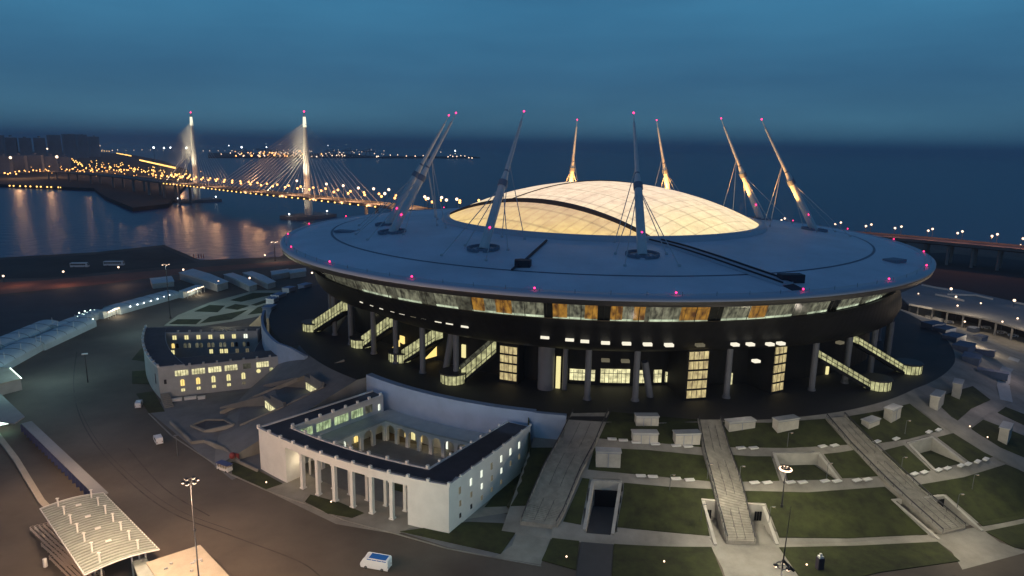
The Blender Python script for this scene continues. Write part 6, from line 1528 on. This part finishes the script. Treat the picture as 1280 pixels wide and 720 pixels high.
# tower blocks
def block(x0, x1, ytop, y0, h, depth, label, rows=0):
    a, b_ = P(x0, y0, 2), P(x1, y0, 2); d, s, L = frame_from(a, b_); H = height_at((x0+x1)/2, y0, ytop, 2)
    t = thing('tower_block', a, label, 'building', 'dark tower blocks on the far left shore'); mb = MB()
    k = max(1, int(L/28))
    for i in range(k):
        p, q = a.lerp(b_, i/k), a.lerp(b_, (i+1)/k-.03/k); hh = H*rnd.uniform(.93, 1.03); o = s*rnd.uniform(0, 6); mb.prism([(v.x, v.y) for v in (p+o, q+o, q+s*depth, p+s*depth)], 2, 2+hh)
    part('wall', mb, M['city'], t)
    mb = MB()
    for i in range(k):
        p = a.lerp(b_, (i+.5)/k)+s*6; mb.box((p.x, p.y, 2+H*.98), (7, 7, 5))
    part('roof_house', mb, M['city'], t)
    return t
for k, (x0, x1, yt, y0) in enumerate(((-20, 14, 194, 218), (16, 33, 193.5, 217), (36, 54, 193, 216), (57, 72, 194, 214), (75, 88, 195, 212))): block(x0, x1, yt, y0, 0, 30, 'pale slab of flats in the nearer row on the left, '+nth(k, 5))
for k, (x0, x1, yt, y0) in enumerate(((-20, 8, 169, 206), (10, 24, 170, 205), (27, 42, 172, 205), (45, 60, 171, 204), (62, 80, 169.5, 203), (82, 98, 168, 200), (100, 112, 168.5, 198), (114, 127, 170, 196))): block(x0, x1, yt, y0, 0, 60, 'tall dark tower block in the far row on the left, '+nth(k, 8))
for k, (x, y0, yt) in enumerate(((345, 196, 186), (415, 196.5, 186), (437, 196.5, 185), (460, 196.5, 186), (330, 196, 183), (306, 195.5, 186))):
    p = P(x, y0, 4); H = height_at(x, y0, yt, 4); mb = MB()
    for o in (-18, 18): mb.tube((p.x+o, p.y, 3), (p.x+o*.6, p.y, 4+H*.7), 3, n=4)
    mb.tube((p.x-50, p.y, 4+H*.7), (p.x+50, p.y, 4+H*.7), 3, n=4); mb.tube((p.x+8, p.y, 4+H*.7), (p.x+12, p.y, 4+H), 2.4, n=4); mb.tube((p.x+12, p.y, 4+H), (p.x-48, p.y, 4+H*.72), 1.4, n=4)
    tag(mb.build('port_crane', M['city'], origin=(p.x, p.y, 3)), 'dark port crane on the horizon, '+nth(sorted([345, 415, 437, 460, 330, 306]).index(x), 6), 'crane', 'port cranes on the horizon')

# ================================================================== LIGHTS OF THE PLACE
spot(P(400, 668, 16), pol(176.5, -128.5, 5), 9000, (1.0, .82, .6), 60, .8, .6, 'facade floodlight')
spot(P(520, 720, 14), pol(176.5, -109.5, 6), 11000, (.62, 1.0, .88), 60, .8, .6, 'facade floodlight')
spot(P(470, 690, 16), pol(173, -118, 3), 9000, (.85, 1.0, .85), 90, .9, .6, 'facade floodlight')
point(pol(172.5, -125.2, 6), 700, (1.0, .8, .5), .4); point(pol(150, -123.5, 10.5), 200, (.75, .9, .55), .6); point(pol(134.8, -118, 5), 300, (1, .8, .45), .5); point(pol(158, -116, 9), 350, (.8, .9, .8), .8)
for x, y, pw, c, h in ((30, 660, 100000, WARM, 22), (150, 600, 90000, WARM, 24), (60, 530, 60000, WARM, 22), (330, 690, 70000, WARM, 22), (95, 480, 7000, (.75, .8, 1), 20), (200, 520, 10000, (.9, .8, .8), 20), (560, 705, 7000, (.6, .9, .95), 16), (210, 640, 70000, WARM, 24),
                       (60, 425, 34000, (.55, .95, 1.0), 18), (10, 470, 5000, (.6, 1.0, .85), 12), (170, 385, 16000, (.5, .9, 1.0), 14), (250, 350, 9000, (.55, .9, 1.0), 16), (310, 356, 10000, (.75, .95, 1), 16), (280, 385, 42000, (1, .92, .62), 16), (115, 680, 5000, (.75, 1, .7), 16), (230, 700, 6000, (1, .85, .65), 14)):
    point(P(x, y, h), pw, c, 1.0, 'yard floodlight')
# lawn side: warm lamps over paths and lawns
for x, y, pw, c in ((905, 640, 24000, (1, .88, .66)), (1040, 660, 11000, (1, .9, .6)), (1060, 585, 8000, (1, .86, .6)), (820, 590, 2600, (1, .84, .72)), (930, 540, 4500, (1, .85, .7)), (1160, 600, 9000, (1, .88, .66)), (1200, 550, 8000, (1, .86, .66)), (1120, 535, 5000, (1, .85, .7)),
                    (1240, 640, 11000, (1, .92, .6)), (1195, 690, 20000, (1, .86, .62)), (920, 710, 24000, (1, .88, .68)), (780, 560, 2600, (1, .84, .72)), (655, 690, 2600, (.5, .9, 1)), (690, 640, 900, (.5, .85, 1)), (1240, 520, 5000, (1, .8, .75)), (1275, 480, 6000, (1, .75, .68)), (740, 650, 1200, (.7, .8, 1)), (980, 700, 9000, (1, .9, .62))):
    g = G(x, y); point(g+Vector((0, 0, 13)), pw, c, .8, 'lawn floodlight')
for az in (-130, -124, -118, -112, -106): spot(pol(141, az, 21), pol(129, az, 11), 1300, (.42, .66, 1.0), 110, .9, 1.0, 'wall light')
for az in (-160, -166, -153): spot(pol(rl_(az)+14, az, 24), pol(rl_(az), az, 13), 900, (.42, .66, 1.0), 110, .9, 1.0, 'wall light')
# under the bowl
for az, pw, c in ((-155, 900, (1, .9, .55)), (-143, 900, (1, .85, .5)), (-132, 1100, (1, .8, .4)), (-121, 900, (1, .9, .6)), (-108, 500, (.8, .9, 1)), (-95, 600, (1, .9, .6)), (-85, 500, (1, .9, .6)), (-60, 300, (1, .9, .6)), (-50, 700, (1, .85, .5)), (-38, 600, (1, .85, .5)), (-25, 500, (1, .85, .6))): point(pol(107, az, 27), pw, c, .5, 'soffit lamp')

# ================================================================== SKY, SUN, CAMERA
w = bpy.data.worlds.new('World'); sc.world = w; w.use_nodes = True; nt = w.node_tree; bg = nt.nodes['Background']
tc = nt.nodes.new('ShaderNodeTexCoord'); sep = nt.nodes.new('ShaderNodeSeparateXYZ'); nt.links.new(tc.outputs['Generated'], sep.inputs[0])
cr = nt.nodes.new('ShaderNodeValToRGB'); els = cr.color_ramp.elements
stops = [(0.0, (.010, .040, .085)), (.499, (.011, .040, .095)), (.503, (.020, .070, .140)), (.509, (.042, .128, .212)), (.518, (.052, .158, .255)), (.545, (.040, .138, .250)), (.590, (.046, .190, .340)), (.66, (.022, .075, .170)), (.75, (.022, .065, .150)), (1.0, (.028, .070, .155))]
while len(els) < len(stops): els.new(.5)
for e, (p, c) in zip(els, stops): e.position = p; e.color = (*c, 1)
ma = nt.nodes.new('ShaderNodeMath'); ma.operation = 'MULTIPLY_ADD'; ma.inputs[1].default_value = .5; ma.inputs[2].default_value = .5; nt.links.new(sep.outputs['Z'], ma.inputs[0])
mp = nt.nodes.new('ShaderNodeMapping'); mp.inputs['Scale'].default_value = (1.6, 1.6, 9); nt.links.new(tc.outputs['Generated'], mp.inputs['Vector'])
nz = nt.nodes.new('ShaderNodeTexNoise'); nz.inputs['Scale'].default_value = 1.7; nz.inputs['Detail'].default_value = 7; nz.inputs['Roughness'].default_value = .55; nt.links.new(mp.outputs[0], nz.inputs['Vector'])
nt.links.new(ma.outputs[0], cr.inputs['Fac'])
r2 = nt.nodes.new('ShaderNodeValToRGB'); r2.color_ramp.elements[0].position = .33; r2.color_ramp.elements[1].position = .7; r2.color_ramp.elements[0].color = (.88, .88, .90, 1); r2.color_ramp.elements[1].color = (1.10, 1.09, 1.07, 1); nt.links.new(nz.outputs['Fac'], r2.inputs['Fac'])
mx = nt.nodes.new('ShaderNodeMix'); mx.data_type = 'RGBA'; mx.blend_type = 'MULTIPLY'; mx.inputs[0].default_value = 1; nt.links.new(cr.outputs['Color'], mx.inputs[6]); nt.links.new(r2.outputs['Color'], mx.inputs[7])
nt.links.new(mx.outputs[2], bg.inputs['Color']); bg.inputs['Strength'].default_value = 1.0
sl = bpy.data.lights.new('dusk sun', 'SUN'); sl.energy = 0.02; sl.angle = R(25); sl.color = (.75, .85, 1.0); so = bpy.data.objects.new('dusk sun', sl); C.objects.link(so); so.rotation_euler = (R(35), R(-20), 0)
cam = bpy.data.cameras.new('Camera'); co = bpy.data.objects.new('Camera', cam); C.objects.link(co); sc.camera = co
cam.sensor_width = 36; cam.lens = FOC/1280*36; cam.clip_start = .5; cam.clip_end = 90000
rot = Matrix.Rotation(math.pi/2-PITCH, 3, 'X') @ Matrix.Rotation(ROLL, 3, 'Z')
co.location = (0, 0, CAMH); co.rotation_euler = rot.to_euler()
sc.view_settings.view_transform = 'Standard'; sc.view_settings.look = 'None'; sc.view_settings.exposure = 0; sc.view_settings.gamma = 1
sc.render.engine = 'CYCLES'
for o in C.objects:
    if o.type == 'LIGHT' and o.data.type in ('POINT', 'SPOT'): o.data.use_shadow = True

hz = MB(); hz.box((0, 19000, -6), (81000, 44000, 250)); hz = hz.build('haze', None or M['asphalt']); tag(hz, 'thin bluish evening haze over the bay', kind='stuff')
hm_ = bpy.data.materials.new('haze'); hm_.use_nodes = True; nt = hm_.node_tree; nt.nodes.clear(); ou = nt.nodes.new('ShaderNodeOutputMaterial'); pv = nt.nodes.new('ShaderNodeVolumePrincipled'); pv.inputs['Color'].default_value = (.75, .85, 1, 1); pv.inputs['Density'].default_value = 0.00008; nt.links.new(pv.outputs[0], ou.inputs['Volume']); hz.data.materials[0] = hm_
